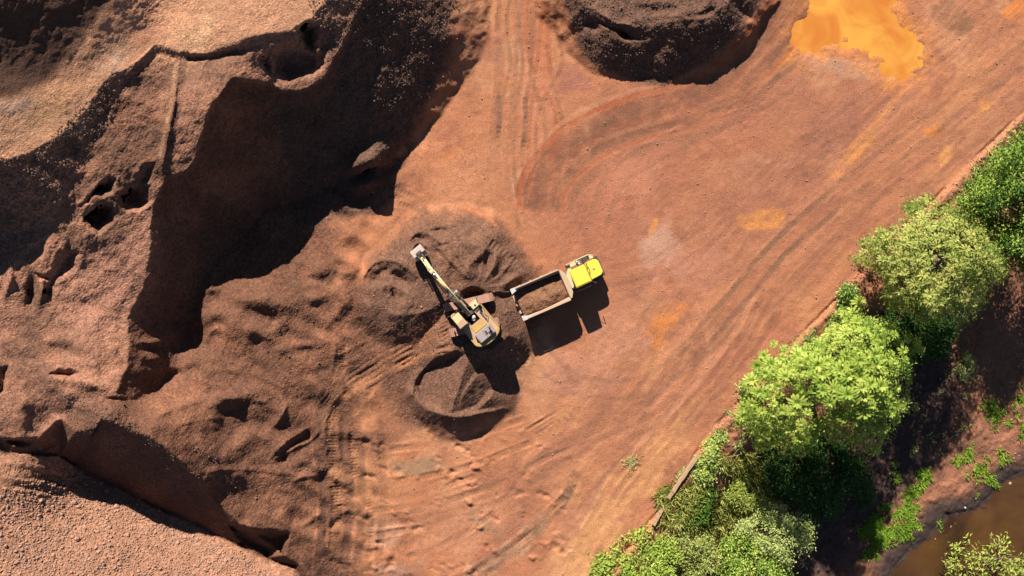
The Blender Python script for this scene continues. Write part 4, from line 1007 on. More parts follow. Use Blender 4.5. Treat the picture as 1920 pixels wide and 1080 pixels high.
# ------------------------------------------------------------------ excavator
def make_excavator():
    zb = max(zat(u, v) for u, v in ((850, 585), (883, 590), (915, 575), (870, 620), (900, 620), (880, 570))) - 0.12
    base = P(884, 590, zb)
    yaw = heading(-0.64, -0.77); tyw = heading(87, -21)
    e = empty('excavator', base, yaw, 'dusty yellow tracked excavator with its bucket on the gravel mound', 'excavator')
    rel = Matrix.Rotation(tyw - yaw, 4, 'Z')
    # crawler
    for sgn in (1, -1):
        L2, rz = 2.45, .46
        path = []
        for k in range(14): a = math.pi / 2 - math.pi * k / 13; path.append((L2 - rz + rz * math.cos(a), .5 + rz * math.sin(a)))
        for k in range(14): a = -math.pi / 2 - math.pi * k / 13; path.append((-L2 + rz + rz * math.cos(a), .5 + rz * math.sin(a)))
        mb = MB(); n = len(path)
        v = []
        for y in (-.40, .40):
            v += [(x, y, z) for x, z in path]
            v += [(x * .975, y, .5 + (z - .5) * .86) for x, z in path]
        f = []
        for i in range(n):
            j = (i + 1) % n
            f += [(i, j, 2 * n + j, 2 * n + i), (n + i, 3 * n + i, 3 * n + j, n + j), (i, n + i, n + j, j), (2 * n + i, 2 * n + j, 3 * n + j, 3 * n + i)]
        mb.add(v, f)
        tk = mb.build('track', M['track'], e)
        tk.matrix_local = rel @ Matrix.Translation((0, 1.27 * sgn, 0))
        # shoes with grousers
        sh = MB(); per = 2 * (2 * (L2 - rz)) + 2 * math.pi * rz; ns = 46
        for k in range(ns):
            s_ = per * k / ns; a1 = 2 * (L2 - rz)
            if s_ < a1: x, z, a = -L2 + rz + s_, .5 + rz, 0
            elif s_ < a1 + math.pi * rz: th = (s_ - a1) / rz; x, z, a = L2 - rz + rz * math.sin(th), .5 + rz * math.cos(th), th
            elif s_ < 2 * a1 + math.pi * rz: q = s_ - a1 - math.pi * rz; x, z, a = L2 - rz - q, .5 - rz, math.pi
            else: th = (s_ - 2 * a1 - math.pi * rz) / rz; x, z, a = -L2 + rz - rz * math.sin(th), .5 - rz * math.cos(th), math.pi + th
            mt = Matrix.Translation((x, 0, z)) @ Matrix.Rotation(a, 4, 'Y')
            sh.box(-.10, .095, -.40, .40, -.01, .035, mt); sh.box(-.10, -.075, -.40, .40, .035, .075, mt)
        sh.build('track_shoes', M['track'], tk)
        MB().box(-1.9, 1.9, -.2, .2, .25, .75).build('track_frame', M['dark'], tk, 0.03)
        for x in (-2.0, 2.0): MB().lathe_y(x, .5, [(.36, -.22), (.36, .22), (.1, .26)], 20).build('sprocket', M['dark'], tk)
    uc = MB().box(-1.2, 1.2, -1.1, 1.1, .5, .85).box(-.8, .8, -.8, .8, .85, 1.0).build('undercarriage', M['dark'], e, 0.03); uc.matrix_local = rel
    MB().lathe_y(0, 0, [(.75, 0), (.75, .3)], 28).build('slew_ring', M['dark'], e).matrix_local = Matrix.Translation((0, 0, .95)) @ Matrix.Rotation(math.pi / 2, 4, 'X')
    # house: x forward, y left
    MB().box(-2.6, 1.0, -1.42, -.52, 1.15, 1.85).box(-2.6, -.2, .55, 1.42, 1.15, 1.85).box(-2.6, -.85, -.52, .55, 1.15, 1.85).build('house', M['tan'], e, 0.03)
    MB().box(-.85, 1.0, -.50, .53, 1.12, 1.25).build('boom_well', M['dark'], e)
    MB().tube([(-.55, -.15, 1.3), (-.6, 0.05, 1.6), (-.4, .2, 1.5)], .10, 8).lathe_y(-.35, 1.55, [(.16, -.3), (.2, -.2), (.2, .05), (.14, .1)], 14).build('swing_motor', M['white'], e, 0, True)
    # yellow sills along both sides
    MB().box(-2.6, .2, -1.50, -1.40, 1.2, 1.92).build('side_sill', M['ochre'], e, 0.02)
    MB().box(-2.6, -.5, 1.40, 1.50, 1.2, 1.92).build('side_sill', M['ochre'], e, 0.02)
    # counterweight (curved)
    cw = [(-2.55, 1.46)] + [(-2.55 - .75 * math.cos(math.radians(a)), 1.46 * math.sin(math.radians(a))) for a in range(75, -76, -15)] + [(-2.55, -1.46)]
    cwi = [(-2.55, y) for x, y in (cw[0],)]
    MB().prism(cw, 1.15, 2.28).build('counterweight', M['ochre'], e, 0.06)
    hd = MB().frustum((-2.85, -1.70, -.98, .92), (-2.78, -1.76, -.92, .86), 1.85, 2.62).build('engine_hood', M['hood'], e, 0.07)
    for k in range(4): MB().box(-2.70 + k * .1, -2.64 + k * .1, -.75, -.35, 2.61, 2.66).build('grille_bar', M['dark'], hd)
    MB().box(-2.28, -1.85, -.62, -.60, 2.61, 2.64).box(-2.45, -2.30, -.30, -.06, 2.61, 2.65).box(-2.25, -2.05, -.28, -.1, 2.61, 2.65).build('vent', M['dark'], hd)
    MB().box(-2.78, -1.76, -.02, .01, 2.61, 2.635).build('panel_seam', M['dark'], hd)
    MB().tube([(-2.0, -.75, 2.6), (-2.0, -.75, 3.0), (-2.08, -.75, 3.1)], .07, 10).build('exhaust_pipe', M['dark'], e, 0, True)
    MB().box(-1.66, -.95, -.75, .72, 1.85, 1.90).build('deck_plate', M['ochre'], e, 0.01)
    tb = MB().box(.22, .84, -1.42, -.58, 1.15, 2.02).build('fuel_tank', M['cream'], e, 0.04)
    MB().lathe_y(0, 0, [(.09, 0), (.09, .06), (.03, .08)], 12).build('filler_cap', M['dark'], tb).matrix_local = Matrix.Translation((.5, -1.0, 2.02)) @ Matrix.Rotation(math.pi / 2, 4, 'X')
    MB().box(-.15, .15, -1.38, -.62, 1.852, 1.90).build('tool_box', M['dark'], e, 0.02)
    rl = MB().tube([(.8, -1.45, 2.0), (.8, -1.45, 2.75), (-.2, -1.45, 2.75), (-.2, -1.45, 1.9)], .025, 6).tube([(-.3, -.9, 1.9), (-.9, -1.2, 2.4), (-1.2, -1.25, 1.9)], .04, 6)
    rl.build('handrail', M['dark'], e)
    MB().tube([(.75, -1.42, 2.7), (.95, -1.62, 2.75)], .02, 6).box(.9, .96, -1.75, -1.5, 2.55, 2.95).build('mirror', M['dark'], e)
    # cab
    cab = MB().prism([(-.50, 1.2), (1.0, 1.2), (1.22, 1.6), (1.18, 2.2), (.95, 2.92), (-.42, 2.96), (-.5, 2.6)], .62, 1.50, 'y').build('cab', M['ochre'], e, 0.05)
    MB().prism([(-.44, .62), (.96, .66), (.96, 1.46), (-.44, 1.50)], 2.955, 3.04).build('cab_roof', M['cream'], cab, 0.03)
    MB().box(-.40, .20, .66, 1.46, 3.035, 3.06).build('roof_hatch', M['tan'], cab, 0.012)
    MB().prism([(1.21, 1.75), (1.235, 1.75), (1.01, 2.80), (.985, 2.80)], .70, 1.42, 'y').build('windscreen', M['glass'], cab)
    MB().prism([(-.1, 1.9), (.95, 1.9), (.82, 2.78), (-.1, 2.8)], 1.495, 1.525, 'y').build('side_window', M['glass'], cab)
    MB().prism([(-.1, 1.9), (.95, 1.9), (.82, 2.78), (-.1, 2.8)], .595, .625, 'y').build('side_window', M['glass'], cab)
    MB().box(-.53, -.485, .75, 1.38, 2.0, 2.7).build('rear_window', M['glass'], cab)
    MB().tube([(1.1, 1.5, 2.2), (1.25, 1.68, 2.3)], .02, 6).box(1.22, 1.27, 1.6, 1.75, 2.1, 2.5).build('mirror', M['dark'], cab)
    MB().box(-.6, 1.0, .53, .61, 1.25, 1.95).build('walkway', M['dark'], e)
    # boom
    yc = 0.02
    bo = MB().prism([(.15, 1.55), (.0, 1.9), (.35, 2.35), (1.6, 3.35), (2.5, 3.78), (3.2, 3.82), (4.6, 3.5), (5.75, 3.12), (5.95, 2.95), (5.85, 2.75), (4.6, 2.98), (3.3, 3.12), (2.6, 2.98), (1.7, 2.45), (.7, 1.65)], yc - .21, yc + .21, 'y')
    bo = bo.build('boom', M['cream'], e, 0.035)
    for sgn in (1, -1):
        y = yc + .40 * sgn
        cy = MB().tube([(.95, y, 1.45), (1.9, y, 2.25)], .115, 12).build('boom_cylinder', M['dark'], bo, 0, True)
        MB().tube([(1.9, y, 2.25), (2.75, y, 2.97)], .06, 10).tube([(2.75, y - .1, 3.0), (2.75, y + .1, 3.0)], .09, 10).build('cylinder_rod', M['chrome'], bo, 0, True)
    MB().tube([(2.75, yc - .55, 3.02), (2.75, yc + .55, 3.02)], .075, 10).build('pivot_pin', M['dark'], bo)
    for k, y in enumerate((-.15, -.05, .06, .16)):
        MB().tube([(.1, yc + y, 2.1), (.9, yc + y, 2.92), (1.7, yc + y, 3.52), (2.5, yc + y, 3.86), (3.2, yc + y, 3.90), (3.7, yc + y * .6, 3.80)], .024, 6).build('hose', M['dark'], bo, 0, True)
    MB().box(-.05, .35, yc - .45, yc + .45, 1.45, 1.75).build('boom_foot', M['dark'], bo, 0.03)
    MB().tube([(3.0, yc + .33, 3.5), (4.2, yc + .31, 3.3), (5.4, yc + .29, 3.0)], .03, 6).tube([(3.0, yc + .38, 3.45), (4.2, yc + .36, 3.25), (5.4, yc + .33, 2.95)], .025, 6).build('pipe', M['dark'], bo, 0, True)
    MB().tube([(2.6, yc - .28, 3.6), (2.6, yc - .55, 3.62)], .05, 8).box(2.5, 2.7, yc - .68, yc - .5, 3.52, 3.72).build('work_lamp', M['white'], bo)
    # stick cylinder on top of the boom
    sc_ = MB().tube([(3.2, yc, 4.0), (4.5, yc, 3.92)], .11, 12).build('stick_cylinder', M['ochre'], bo, 0, True)
    MB().tube([(4.5, yc, 3.92), (5.45, yc, 3.86)], .06, 10).build('cylinder_rod', M['chrome'], bo, 0, True)
    # stick
    stk = MB().prism([(5.30, 3.95), (5.55, 3.98), (6.05, 3.30), (7.15, 1.98), (7.55, 1.35), (7.40, 1.22), (7.15, 1.40), (5.95, 2.55), (5.60, 2.90)], yc - .20, yc + .20, 'y').build('stick', M['cream'], e, 0.03)
    MB().tube([(5.75, yc, 3.86), (6.5, yc, 3.0)], .09, 12).build('bucket_cylinder', M['cream'], stk, 0, True)
    MB().tube([(6.5, yc, 3.0), (7.2, yc, 2.2)], .05, 10).build('cylinder_rod', M['chrome'], stk, 0, True)
    MB().prism([(7.12, 2.28), (7.28, 2.30), (7.78, 1.72), (7.66, 1.62)], yc - .26, yc - .16, 'y').prism([(7.12, 2.28), (7.28, 2.30), (7.78, 1.72), (7.66, 1.62)], yc + .16, yc + .26, 'y').build('bucket_link', M['dark'], stk, 0.01)
    for y in (yc - .3, yc + .3): MB().tube([(5.8, y - .04, 2.93), (5.8, y + .04, 2.93)], .16, 12).build('pivot_pin', M['dark'], stk)
    # bucket: shell open towards the machine
    zg = zat(792, 476) - zb
    shell = [(7.35, 1.30), (7.75, 1.72), (8.25, 1.62), (8.55, 1.20), (8.50, .72), (8.15, .42), (7.75, .38)]
    inner = [(x + (7.8 - x) * .10, z + (1.05 - z) * .12) for x, z in shell]
    hwb = .64
    mb = MB(); n = len(shell)
    v = [(x, -hwb, z) for x, z in shell] + [(x, hwb, z) for x, z in shell] + [(x, -hwb + .05, z) for x, z in inner] + [(x, hwb - .05, z) for x, z in inner]
    f = []
    for i in range(n - 1):
        f += [(i, i + 1, n + i + 1, n + i), (2 * n + i, 3 * n + i, 3 * n + i + 1, 2 * n + i + 1)]
    f += [tuple(range(n)), tuple(range(n, 2 * n))[::-1], tuple(range(2 * n, 3 * n))[::-1], tuple(range(3 * n, 4 * n))]
    f += [(0, n, 3 * n, 2 * n), (n - 1, 3 * n - 1, 4 * n - 1, 2 * n - 1)]
    mb.add(v, f)
    dzb = zg - .30
    bk = mb.build('bucket', M['bucket'], e, 0.0)
    for y in (-.22, .22): MB().prism([(7.30, 1.15), (7.45, 1.50), (7.80, 1.95), (8.02, 1.72), (7.75, 1.60)], y - .04, y + .04, 'y').build('bucket_ear', M['dark'], bk, 0.01)
    MB().box(7.72, 8.0, -.3, .3, 1.66, 1.80).build('link_plate', M['dark'], bk, 0.01)
    for k in range(5):
        y = -.52 + k * .26
        MB().prism([(7.80, .46), (7.80, .32), (7.48, .30)], y - .05, y + .05, 'y').build('tooth', M['track'], bk)
    return e
make_excavator()

# ------------------------------------------------------------------ stones
def rock_base():
    bm = bmesh.new(); bmesh.ops.create_icosphere(bm, subdivisions=1, radius=1.0)
    v = np.array([x.co[:] for x in bm.verts]); f = np.array([[y.index for y in x.verts] for x in bm.faces]); bm.free()
    return v, f
RV, RF = rock_base()
def scatter_stones(name, mat, pos, size, seed, label):
    r = np.random.RandomState(seed); n = len(pos)
    q = r.randn(n, 4); q /= np.linalg.norm(q, axis=1)[:, None]
    w_, x, y, z = q.T
    R = np.stack([1 - 2 * (y * y + z * z), 2 * (x * y - z * w_), 2 * (x * z + y * w_), 2 * (x * y + z * w_), 1 - 2 * (x * x + z * z), 2 * (y * z - x * w_), 2 * (x * z - y * w_), 2 * (y * z + x * w_), 1 - 2 * (x * x + y * y)], -1).reshape(n, 3, 3)
    sc = size[:, None] * r.uniform(0.6, 1.15, (n, 3))
    jit = RV[None] * (1 + 0.5 * (r.rand(n, len(RV), 1) - .5))
    v = np.einsum('nij,nkj->nki', R, jit * sc[:, None, :]) + pos[:, None, :]
    f = RF[None] + (np.arange(n) * len(RV))[:, None, None]
    o = link(name, np_mesh(name, v.reshape(-1, 3), f.reshape(-1, 3), False), mat)
    return tag(o, label, kind='stuff')
def pts_in(poly, n, seed, soft=0):
    r = np.random.RandomState(seed); p = np.asarray(poly, float); out = []
    lo, hi = p.min(0), p.max(0); got = 0
    while got < n:
        q = r.uniform(lo, hi, (n * 2, 2)); d = sdpoly(q[:, 0].astype(np.float32), q[:, 1].astype(np.float32), poly)
        q = q[d < soft * (r.rand(len(q)) ** 2 - .0)]
        out.append(q); got += len(q)
    return np.vstack(out)[:n]
rr = np.random.RandomState(77)
a = pts_in([(-40, 925), (60, 905), (160, 890), (210, 920), (330, 985), (430, 1035), (560, 1100), (560, 1130), (-40, 1130)], 19000, 1)
b_ = pts_in([(150, 885), (210, 912), (330, 972), (430, 1018), (490, 1055), (430, 1060), (300, 1000), (180, 930)], 1500, 2)
uv = np.vstack([a, b_]); zz = zat_arr(uv[:, 0], uv[:, 1]); sz = np.clip(rr.lognormal(-3.0, .5, len(uv)), .03, .26)
scatter_stones('rubble', M['stone'], Parr(uv[:, 0], uv[:, 1], zz + sz * .3), sz, 3, 'loose pinkish stones strewn over the coarse rock heap')
polys = [([(560, -40), (690, -40), (860, -30), (830, 130), (790, 200), (745, 320), (690, 300), (640, 160)], 3500), ([(-40, 300), (60, 290), (200, 150), (222, 200), (150, 310), (90, 400), (0, 540), (-40, 560)], 2500),
         ([(120, 740), (215, 755), (290, 830), (375, 890), (380, 970), (210, 905), (130, 870)], 2200), ([(1060, 0), (1420, 0), (1360, 80), (1240, 165), (1110, 120)], 900), ([(700, 450), (860, 415), (980, 500), (960, 760), (800, 800)], 300), ([(250, 600), (620, 560), (620, 960), (420, 960)], 700)]
uv = np.vstack([pts_in(p, n, 10 + i) for i, (p, n) in enumerate(polys)]); zz = zat_arr(uv[:, 0], uv[:, 1]); sz = np.clip(rr.lognormal(-2.95, .35, len(uv)), .03, .14)
scatter_stones('gravel', M['darkstone'], Parr(uv[:, 0], uv[:, 1], zz + sz * .3), sz, 4, 'dark brown gravel grains lying on the pit slopes and piles')
uv = np.vstack([pts_in([(600, -20), (1900, -20), (1900, 200), (1280, 860), (1100, 1090), (600, 1090)], 2600, 30), pts_in([(1480, 640), (1920, 205), (1930, 240), (1640, 500), (1340, 830), (1330, 800)], 1500, 31), pts_in([(1780, 600), (1930, 560), (1930, 860), (1800, 900)], 900, 32)])
zz = zat_arr(uv[:, 0], uv[:, 1]); sz = np.clip(rr.lognormal(-3.2, .4, len(uv)), .02, .12)
pd = sdpoly(uv[:, 0].astype(np.float32), uv[:, 1].astype(np.float32), puddle_poly) > 12
scatter_stones('pebbles', M['stone'], Parr(uv[:, 0], uv[:, 1], zz + sz * .3)[pd], sz[pd], 5, 'scattered small reddish pebbles on the yard and road shoulder')

# ------------------------------------------------------------------ vegetation
def leaves_mesh(name, pos, direc, nrm, ln, wd, fold=0.25):
    """diamond leaf with a folded midrib, 2 quads worth of triangles"""
    n = len(pos)
    direc = direc / (np.linalg.norm(direc, axis=1)[:, None] + 1e-9)
    sd_ = np.cross(nrm, direc); sd_ /= np.linalg.norm(sd_, axis=1)[:, None] + 1e-9
    up = np.cross(direc, sd_)
    ln = ln[:, None]; wd = wd[:, None]
    b = pos; tip = pos + direc * ln - up * ln * 0.18
    m = pos + direc * ln * .5
    l = m + sd_ * wd * .5 + up * wd * fold; r_ = m - sd_ * wd * .5 + up * wd * fold
    v = np.stack([b, l, tip, r_], 1).reshape(-1, 3)
    k = np.arange(n) * 4
    f = np.vstack([np.stack([k, k + 2, k + 1], 1), np.stack([k, k + 3, k + 2], 1)])
    return np_mesh(name, v, f, True)
def rosette_mesh(name, n, seed, L0, W0, rings=2):
    r = random.Random(seed); V_ = []; F_ = []
    for ring in range(rings):
        cnt = n if ring == 0 else max(5, int(n * .65))
        el = 0.10 if ring == 0 else 0.75
        for k in range(cnt):
            a = 2 * math.pi * (k + r.uniform(-.25, .25) + ring * .5) / cnt; Ls = L0 * r.uniform(.8, 1.1) * (1 if ring == 0 else .72); Ws = W0 * r.uniform(.85, 1.15)
            e_ = el + r.uniform(-.15, .15); d = Vector((math.cos(a) * math.cos(e_), math.sin(a) * math.cos(e_), math.sin(e_)))
            s_ = Vector((-math.sin(a), math.cos(a), 0)); up = d.cross(s_)
            if up.z < 0: up = -up
            droop = Vector((0, 0, -1))
            pts = [d * .04, d * Ls * .45 + s_ * Ws * .42 + up * Ws * .12, d * Ls * .45 - s_ * Ws * .42 + up * Ws * .12, d * Ls * .45,
                   d * Ls * .82 + s_ * Ws * .5 + droop * Ls * .10 + up * Ws * .12, d * Ls * .82 - s_ * Ws * .5 + droop * Ls * .10 + up * Ws * .12, d * Ls * .82 + droop * Ls * .10, d * Ls * 1.02 + droop * Ls * .2]
            o = len(V_); V_ += [tuple(p) for p in pts]
            F_ += [(o, o + 3, o + 1), (o, o + 2, o + 3), (o + 1, o + 3, o + 6), (o + 1, o + 6, o + 4), (o + 3, o + 2, o + 5), (o + 3, o + 5, o + 6), (o + 4, o + 6, o + 7), (o + 6, o + 5, o + 7)]
    me = bpy.data.meshes.new(name); me.from_pydata(V_, [], F_)
    for p in me.polygons: p.use_smooth = True
    me.update(); return me
def crown_sample(poly, n, ztop, zedge, seed, lump=1.0, thin=0.0):
    """points on a lumpy crown surface above an outline; thin opens gaps"""
    r = np.random.RandomState(seed)
    q = pts_in(poly, int(n * (1 + thin)), seed + 1)
    u, v = q[:, 0].astype(np.float32), q[:, 1].astype(np.float32)
    d = -sdpoly(u, v, poly)
    R = max(1.0, float(np.percentile(d, 98)))
    t = np.clip(d / R, 0, 1)
    z = zedge + (ztop - zedge) * np.sqrt(np.clip(1 - (1 - t) ** 2, 0, 1))
    sc = max(18.0, R * .55)
    lob = fbm(u, v, sc, seed + 5, 2)
    z = z + lump * 1.5 * lob
    if thin:
        keep = (lob + .5 * fbm(u, v, 20, seed + 6, 2)) > np.quantile(lob, .5 * thin) - .25 * r.rand(len(u))
        u, v, z, t = u[keep], v[keep], z[keep], t[keep]
    u = u + R * .19 * fbm(u, v, 26, seed + 7, 2) * 2; v = v + R * .19 * fbm(u, v, 26, seed + 8, 2) * 2
    return u[:n], v[:n], z[:n], t[:n]
def trunk_and_limbs(tree, top, targets, rb, seed):
    """tree is an Empty at the trunk base; targets in world space"""
    r = random.Random(seed); b = tree.location
    tp = Vector(top) - b
    mid = tp * .5 + Vector((r.uniform(-.4, .4), r.uniform(-.4, .4), 0))
    MB().tube([(0, 0, -.4), (tp * .25 + mid * .1)[:], mid[:], tp[:]], rb, 10, rb * .5).build('trunk', M['bark'], tree, 0, True)
    mb = MB()
    for q in targets:
        q = Vector(q) - b; s_ = mid.lerp(tp, r.uniform(.2, 1.0))
        m = s_.lerp(q, .55) + Vector((r.uniform(-.3, .3), r.uniform(-.3, .3), r.uniform(-.5, .1)))
        mb.tube([s_[:], m[:], q[:]], rb * .36, 6, rb * .08)
    mb.build('limb', M['bark'], tree, 0, True)
def local_leaves(name, tree, pos, rng, ln, wd, mat, out=0.6, upw=0.7):
    n = len(pos)
    c = pos.mean(0); dirv = rng.randn(n, 3); dirv[:, 2] = np.abs(dirv[:, 2]) * .2 - .1
    rad = pos - c; rad[:, 2] *= .3; rad /= np.linalg.norm(rad, axis=1)[:, None] + 1e-6
    dirv = dirv / np.linalg.norm(dirv, axis=1)[:, None] + out * rad
    nr = rng.randn(n, 3) * .55 + np.array([0, 0, 1.0]) * upw
    me = leaves_mesh(name, pos - np.array(tree.location[:]), dirv, nr, ln * rng.uniform(.7, 1.25, n), wd * rng.uniform(.7, 1.25, n))
    return link(name, me, mat, tree)
def clump(pos, rng, per, spread):
    n = len(pos)
    return np.repeat(pos, per, 0) + rng.randn(n * per, 3) * np.array([spread, spread, spread * .6])
def make_tree(name, poly, ztop, zedge, seed, label, cat, mats, n_leaf, ln, wd, group=None, rosettes=0, ros=None, ros_mat=None, rad=.3, per=9, spread=.35, depth=2.2, lump=1.0, twigs=None):
    p = np.asarray(poly, float); cu, cv = p.mean(0); rng = np.random.RandomState(seed)
    zc = zedge + (ztop - zedge) * .55
    c = P(cu, cv, zc); gz = ground_under(c.x, c.y)
    t = empty(name, (c.x, c.y, gz), 0, label, cat, group)
    u, v, z, tt = crown_sample(poly, n_leaf // per, ztop, zedge, seed, lump, .55)
    z = z - depth * rng.rand(len(z)) ** 1.5 - (.7 if rosettes else 0)
    z = np.maximum(z, gz + .25)
    pos = clump(Parr(u, v, z), rng, per, spread)
    half = len(pos) // len(mats)
    order = rng.permutation(len(pos) // per)
    pos = pos.reshape(-1, per, 3)[order].reshape(-1, 3)
    for k, m in enumerate(mats):
        local_leaves('crown' if k == 0 else 'inner_foliage', t, pos[k * half:(k + 1) * half], rng, ln, wd, m)
    tu, tv, tz, _ = crown_sample(poly, 16, ztop, zedge, seed + 9, 0)
    trunk_and_limbs(t, c + Vector((0, 0, (ztop - zc) * .2)), [q for q in Parr(tu, tv, np.maximum(tz - .5, gz + .3))], rad, seed)
    if rosettes:
        u, v, z, tt = crown_sample(poly, rosettes * 14, ztop, zedge, seed, lump, .6)
        z = z + rng.uniform(-.7, .5, len(z))
        if ros.get('extra'):
            ex = np.array(ros['extra'], float); u = np.r_[ex[:, 0], u]; v = np.r_[ex[:, 1], v]; z = np.r_[np.full(len(ex), zedge + .8), z]
        keep = []; md = ros['gap']
        for i in range(len(u)):
            if all((u[i] - u[j]) ** 2 + (v[i] - v[j]) ** 2 > md * md for j in keep): keep.append(i)
            if len(keep) >= rosettes: break
        vari = [rosette_mesh('leaf_rosette', ros['n'], 100 + k, ros['L'], ros['W']) for k in range(5)]
        for m in vari: m.materials.append(ros_mat)
        cc = np.array(c[:])
        for i in keep:
            w_ = P(u[i], v[i], z[i]); out = Vector(w_) - Vector((c.x, c.y, zc - 2.5)); out.normalize()
            nrm = (out * .55 + Vector((rng.uniform(-.25, .25), rng.uniform(-.25, .25), .9))).normalized()
            o = link('leaf_rosette', vari[rng.randint(5)], None, t)
            q = nrm.to_track_quat('Z', 'Y') @ Euler((0, 0, rng.uniform(0, 6.28))).to_quaternion()
            s_ = rng.uniform(.6, 1.35)
            o.matrix_local = Matrix.Translation(w_ - t.location) @ q.to_matrix().to_4x4() @ Matrix.Diagonal((s_, s_, s_, 1))
    return t

ROW = 'trees along the haul road'
# big rosette tree
make_tree('umbrella_tree', [(1398, 745), (1420, 700), (1455, 670), (1490, 655), (1530, 645), (1565, 610), (1600, 585), (1640, 590), (1665, 605), (1685, 640), (1712, 662), (1700, 700), (1690, 735), (1700, 750), (1680, 775), (1672, 810), (1640, 830), (1590, 835), (1550, 825), (1500, 838), (1440, 835), (1405, 800)],
          10.5, 0.8, 700, 'large pale green umbrella tree with star shaped leaf clusters below the road bend', 'tree', [L['green'], L['bright']], 19000, .30, .10, ROW,
          300, {'n': 13, 'L': .76, 'W': .17, 'gap': 14.5, 'extra': [(1450, 645), (1432, 668), (1392, 722), (1408, 740), (1420, 704), (1711, 655), (1700, 748), (1612, 566), (1628, 600), (1600, 585), (1655, 600), (1470, 655), (1700, 690)]}, L['rosette'], .36, 9, .4, 3.8, 1.1)
# yellowish tree above it
make_tree('mango_tree', [(1614, 462), (1640, 440), (1680, 425), (1710, 398), (1740, 392), (1780, 400), (1830, 412), (1870, 440), (1885, 470), (1870, 520), (1850, 545), (1835, 580), (1800, 575), (1760, 585), (1700, 580), (1660, 560), (1650, 520), (1625, 490)],
          11.0, 1.2, 720, 'pale yellowish tree with bare twigs showing at its lower side', 'tree', [L['mango'], L['green']], 17000, .30, .09, ROW,
          290, {'n': 10, 'L': .50, 'W': .12, 'gap': 10, 'extra': [(1618, 455), (1630, 470), (1650, 432), (1716, 394), (1722, 386), (1880, 470), (1878, 450), (1850, 420)]}, L['mango'], .34, 9, .4, 3.8, 1.2)
make_tree('broadleaf_tree', [(1795, 385), (1830, 340), (1850, 300), (1890, 262), (1930, 240), (1990, 250), (2010, 350), (1990, 480), (1930, 520), (1890, 510), (1880, 450), (1830, 410)],
          8.5, 0.2, 740, 'fresh green leafy tree cut off by the right edge', 'tree', [L['green'], L['bright'], L['deep']], 24000, .32, .14, ROW, rad=.28, per=10, spread=.45, depth=2.6, lump=1.6)
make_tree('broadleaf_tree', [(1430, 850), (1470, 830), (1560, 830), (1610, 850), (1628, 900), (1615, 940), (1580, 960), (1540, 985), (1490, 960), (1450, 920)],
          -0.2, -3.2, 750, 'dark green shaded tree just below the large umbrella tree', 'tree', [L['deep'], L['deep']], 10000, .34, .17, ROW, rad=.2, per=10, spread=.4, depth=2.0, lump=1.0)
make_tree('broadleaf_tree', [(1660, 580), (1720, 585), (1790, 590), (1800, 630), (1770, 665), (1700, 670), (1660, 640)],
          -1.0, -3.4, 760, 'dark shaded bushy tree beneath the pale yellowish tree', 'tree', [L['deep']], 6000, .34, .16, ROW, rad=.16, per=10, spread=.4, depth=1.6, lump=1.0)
SHR = 'shrubs between the road and the stream'
make_tree('shrub', [(1390, 975), (1420, 950), (1470, 952), (1512, 970), (1522, 1000), (1510, 1040), (1470, 1060), (1420, 1040), (1395, 1010)], -0.6, -3.0, 770, 'grey green rounded shrub beside the dark muddy path', 'shrub', [L['grey'], L['grey']], 7000, .24, .12, SHR, rad=.1, per=9, spread=.3, depth=1.4, lump=.9)
make_tree('shrub', [(1350, 1020), (1390, 1000), (1440, 1030), (1470, 1060), (1480, 1120), (1360, 1130), (1330, 1070)], -0.2, -2.8, 780, 'bright green shrub below the grey green one at the bottom edge', 'shrub', [L['bright'], L['green']], 6000, .30, .15, SHR, rad=.1, per=9, spread=.35, depth=1.5, lump=.9)
make_tree('shrub', [(1112, 1062), (1150, 1030), (1180, 1005), (1220, 990), (1262, 1010), (1280, 1050), (1270, 1120), (1120, 1125)], 0.6, -1.8, 790, 'bright leafy shrub leaning over the road edge at the bottom', 'shrub', [L['bright'], L['bright']], 6500, .36, .13, SHR, rad=.1, per=8, spread=.35, depth=1.4, lump=1.0)
make_tree('shrub', [(1314, 840), (1330, 818), (1356, 812), (1362, 822), (1345, 845), (1348, 880), (1335, 905), (1312, 908), (1306, 880)], 1.0, -.8, 800, 'small narrow green shrub at the end of the timber beam', 'shrub', [L['bright'], L['grey']], 2600, .28, .13, SHR, rad=.06, per=8, spread=.25, depth=.9, lump=.5)
make_tree('shrub', [(1272, 925), (1300, 905), (1330, 915), (1330, 960), (1300, 985), (1262, 970)], -.4, -2.0, 810, 'dark green shrub against the middle of the timber beam', 'shrub', [L['green']], 2600, .34, .10, SHR, rad=.06, per=8, spread=.3, depth=1.0, lump=.6)
make_tree('shrub', [(1218, 985), (1250, 960), (1290, 985), (1330, 1000), (1350, 1050), (1310, 1090), (1270, 1050), (1230, 1010)], -.4, -2.2, 820, 'olive straggly shrub beside the short timber piece', 'shrub', [L['grey'], L['mango']], 4200, .26, .11, SHR, rad=.07, per=8, spread=.3, depth=1.1, lump=.7)
make_tree('shrub', [(1572, 545), (1590, 532), (1606, 545), (1600, 570), (1588, 590), (1572, 585), (1580, 565)], 1.4, .2, 830, 'small slender sapling on the road shoulder between the two large trees', 'shrub', [L['grey'], L['green']], 1500, .30, .14, SHR, rad=.05, per=8, spread=.22, depth=.7, lump=.4)
make_tree('shrub', [(1345, 905), (1370, 890), (1400, 900), (1430, 940), (1400, 960), (1360, 950)], -1.6, -2.9, 840, 'yellow green bushy tussock between the beam and the shaded tree', 'shrub', [L['bright'], L['straw']], 2600, .40, .07, SHR, rad=.05, per=9, spread=.3, depth=.8, lump=.6)
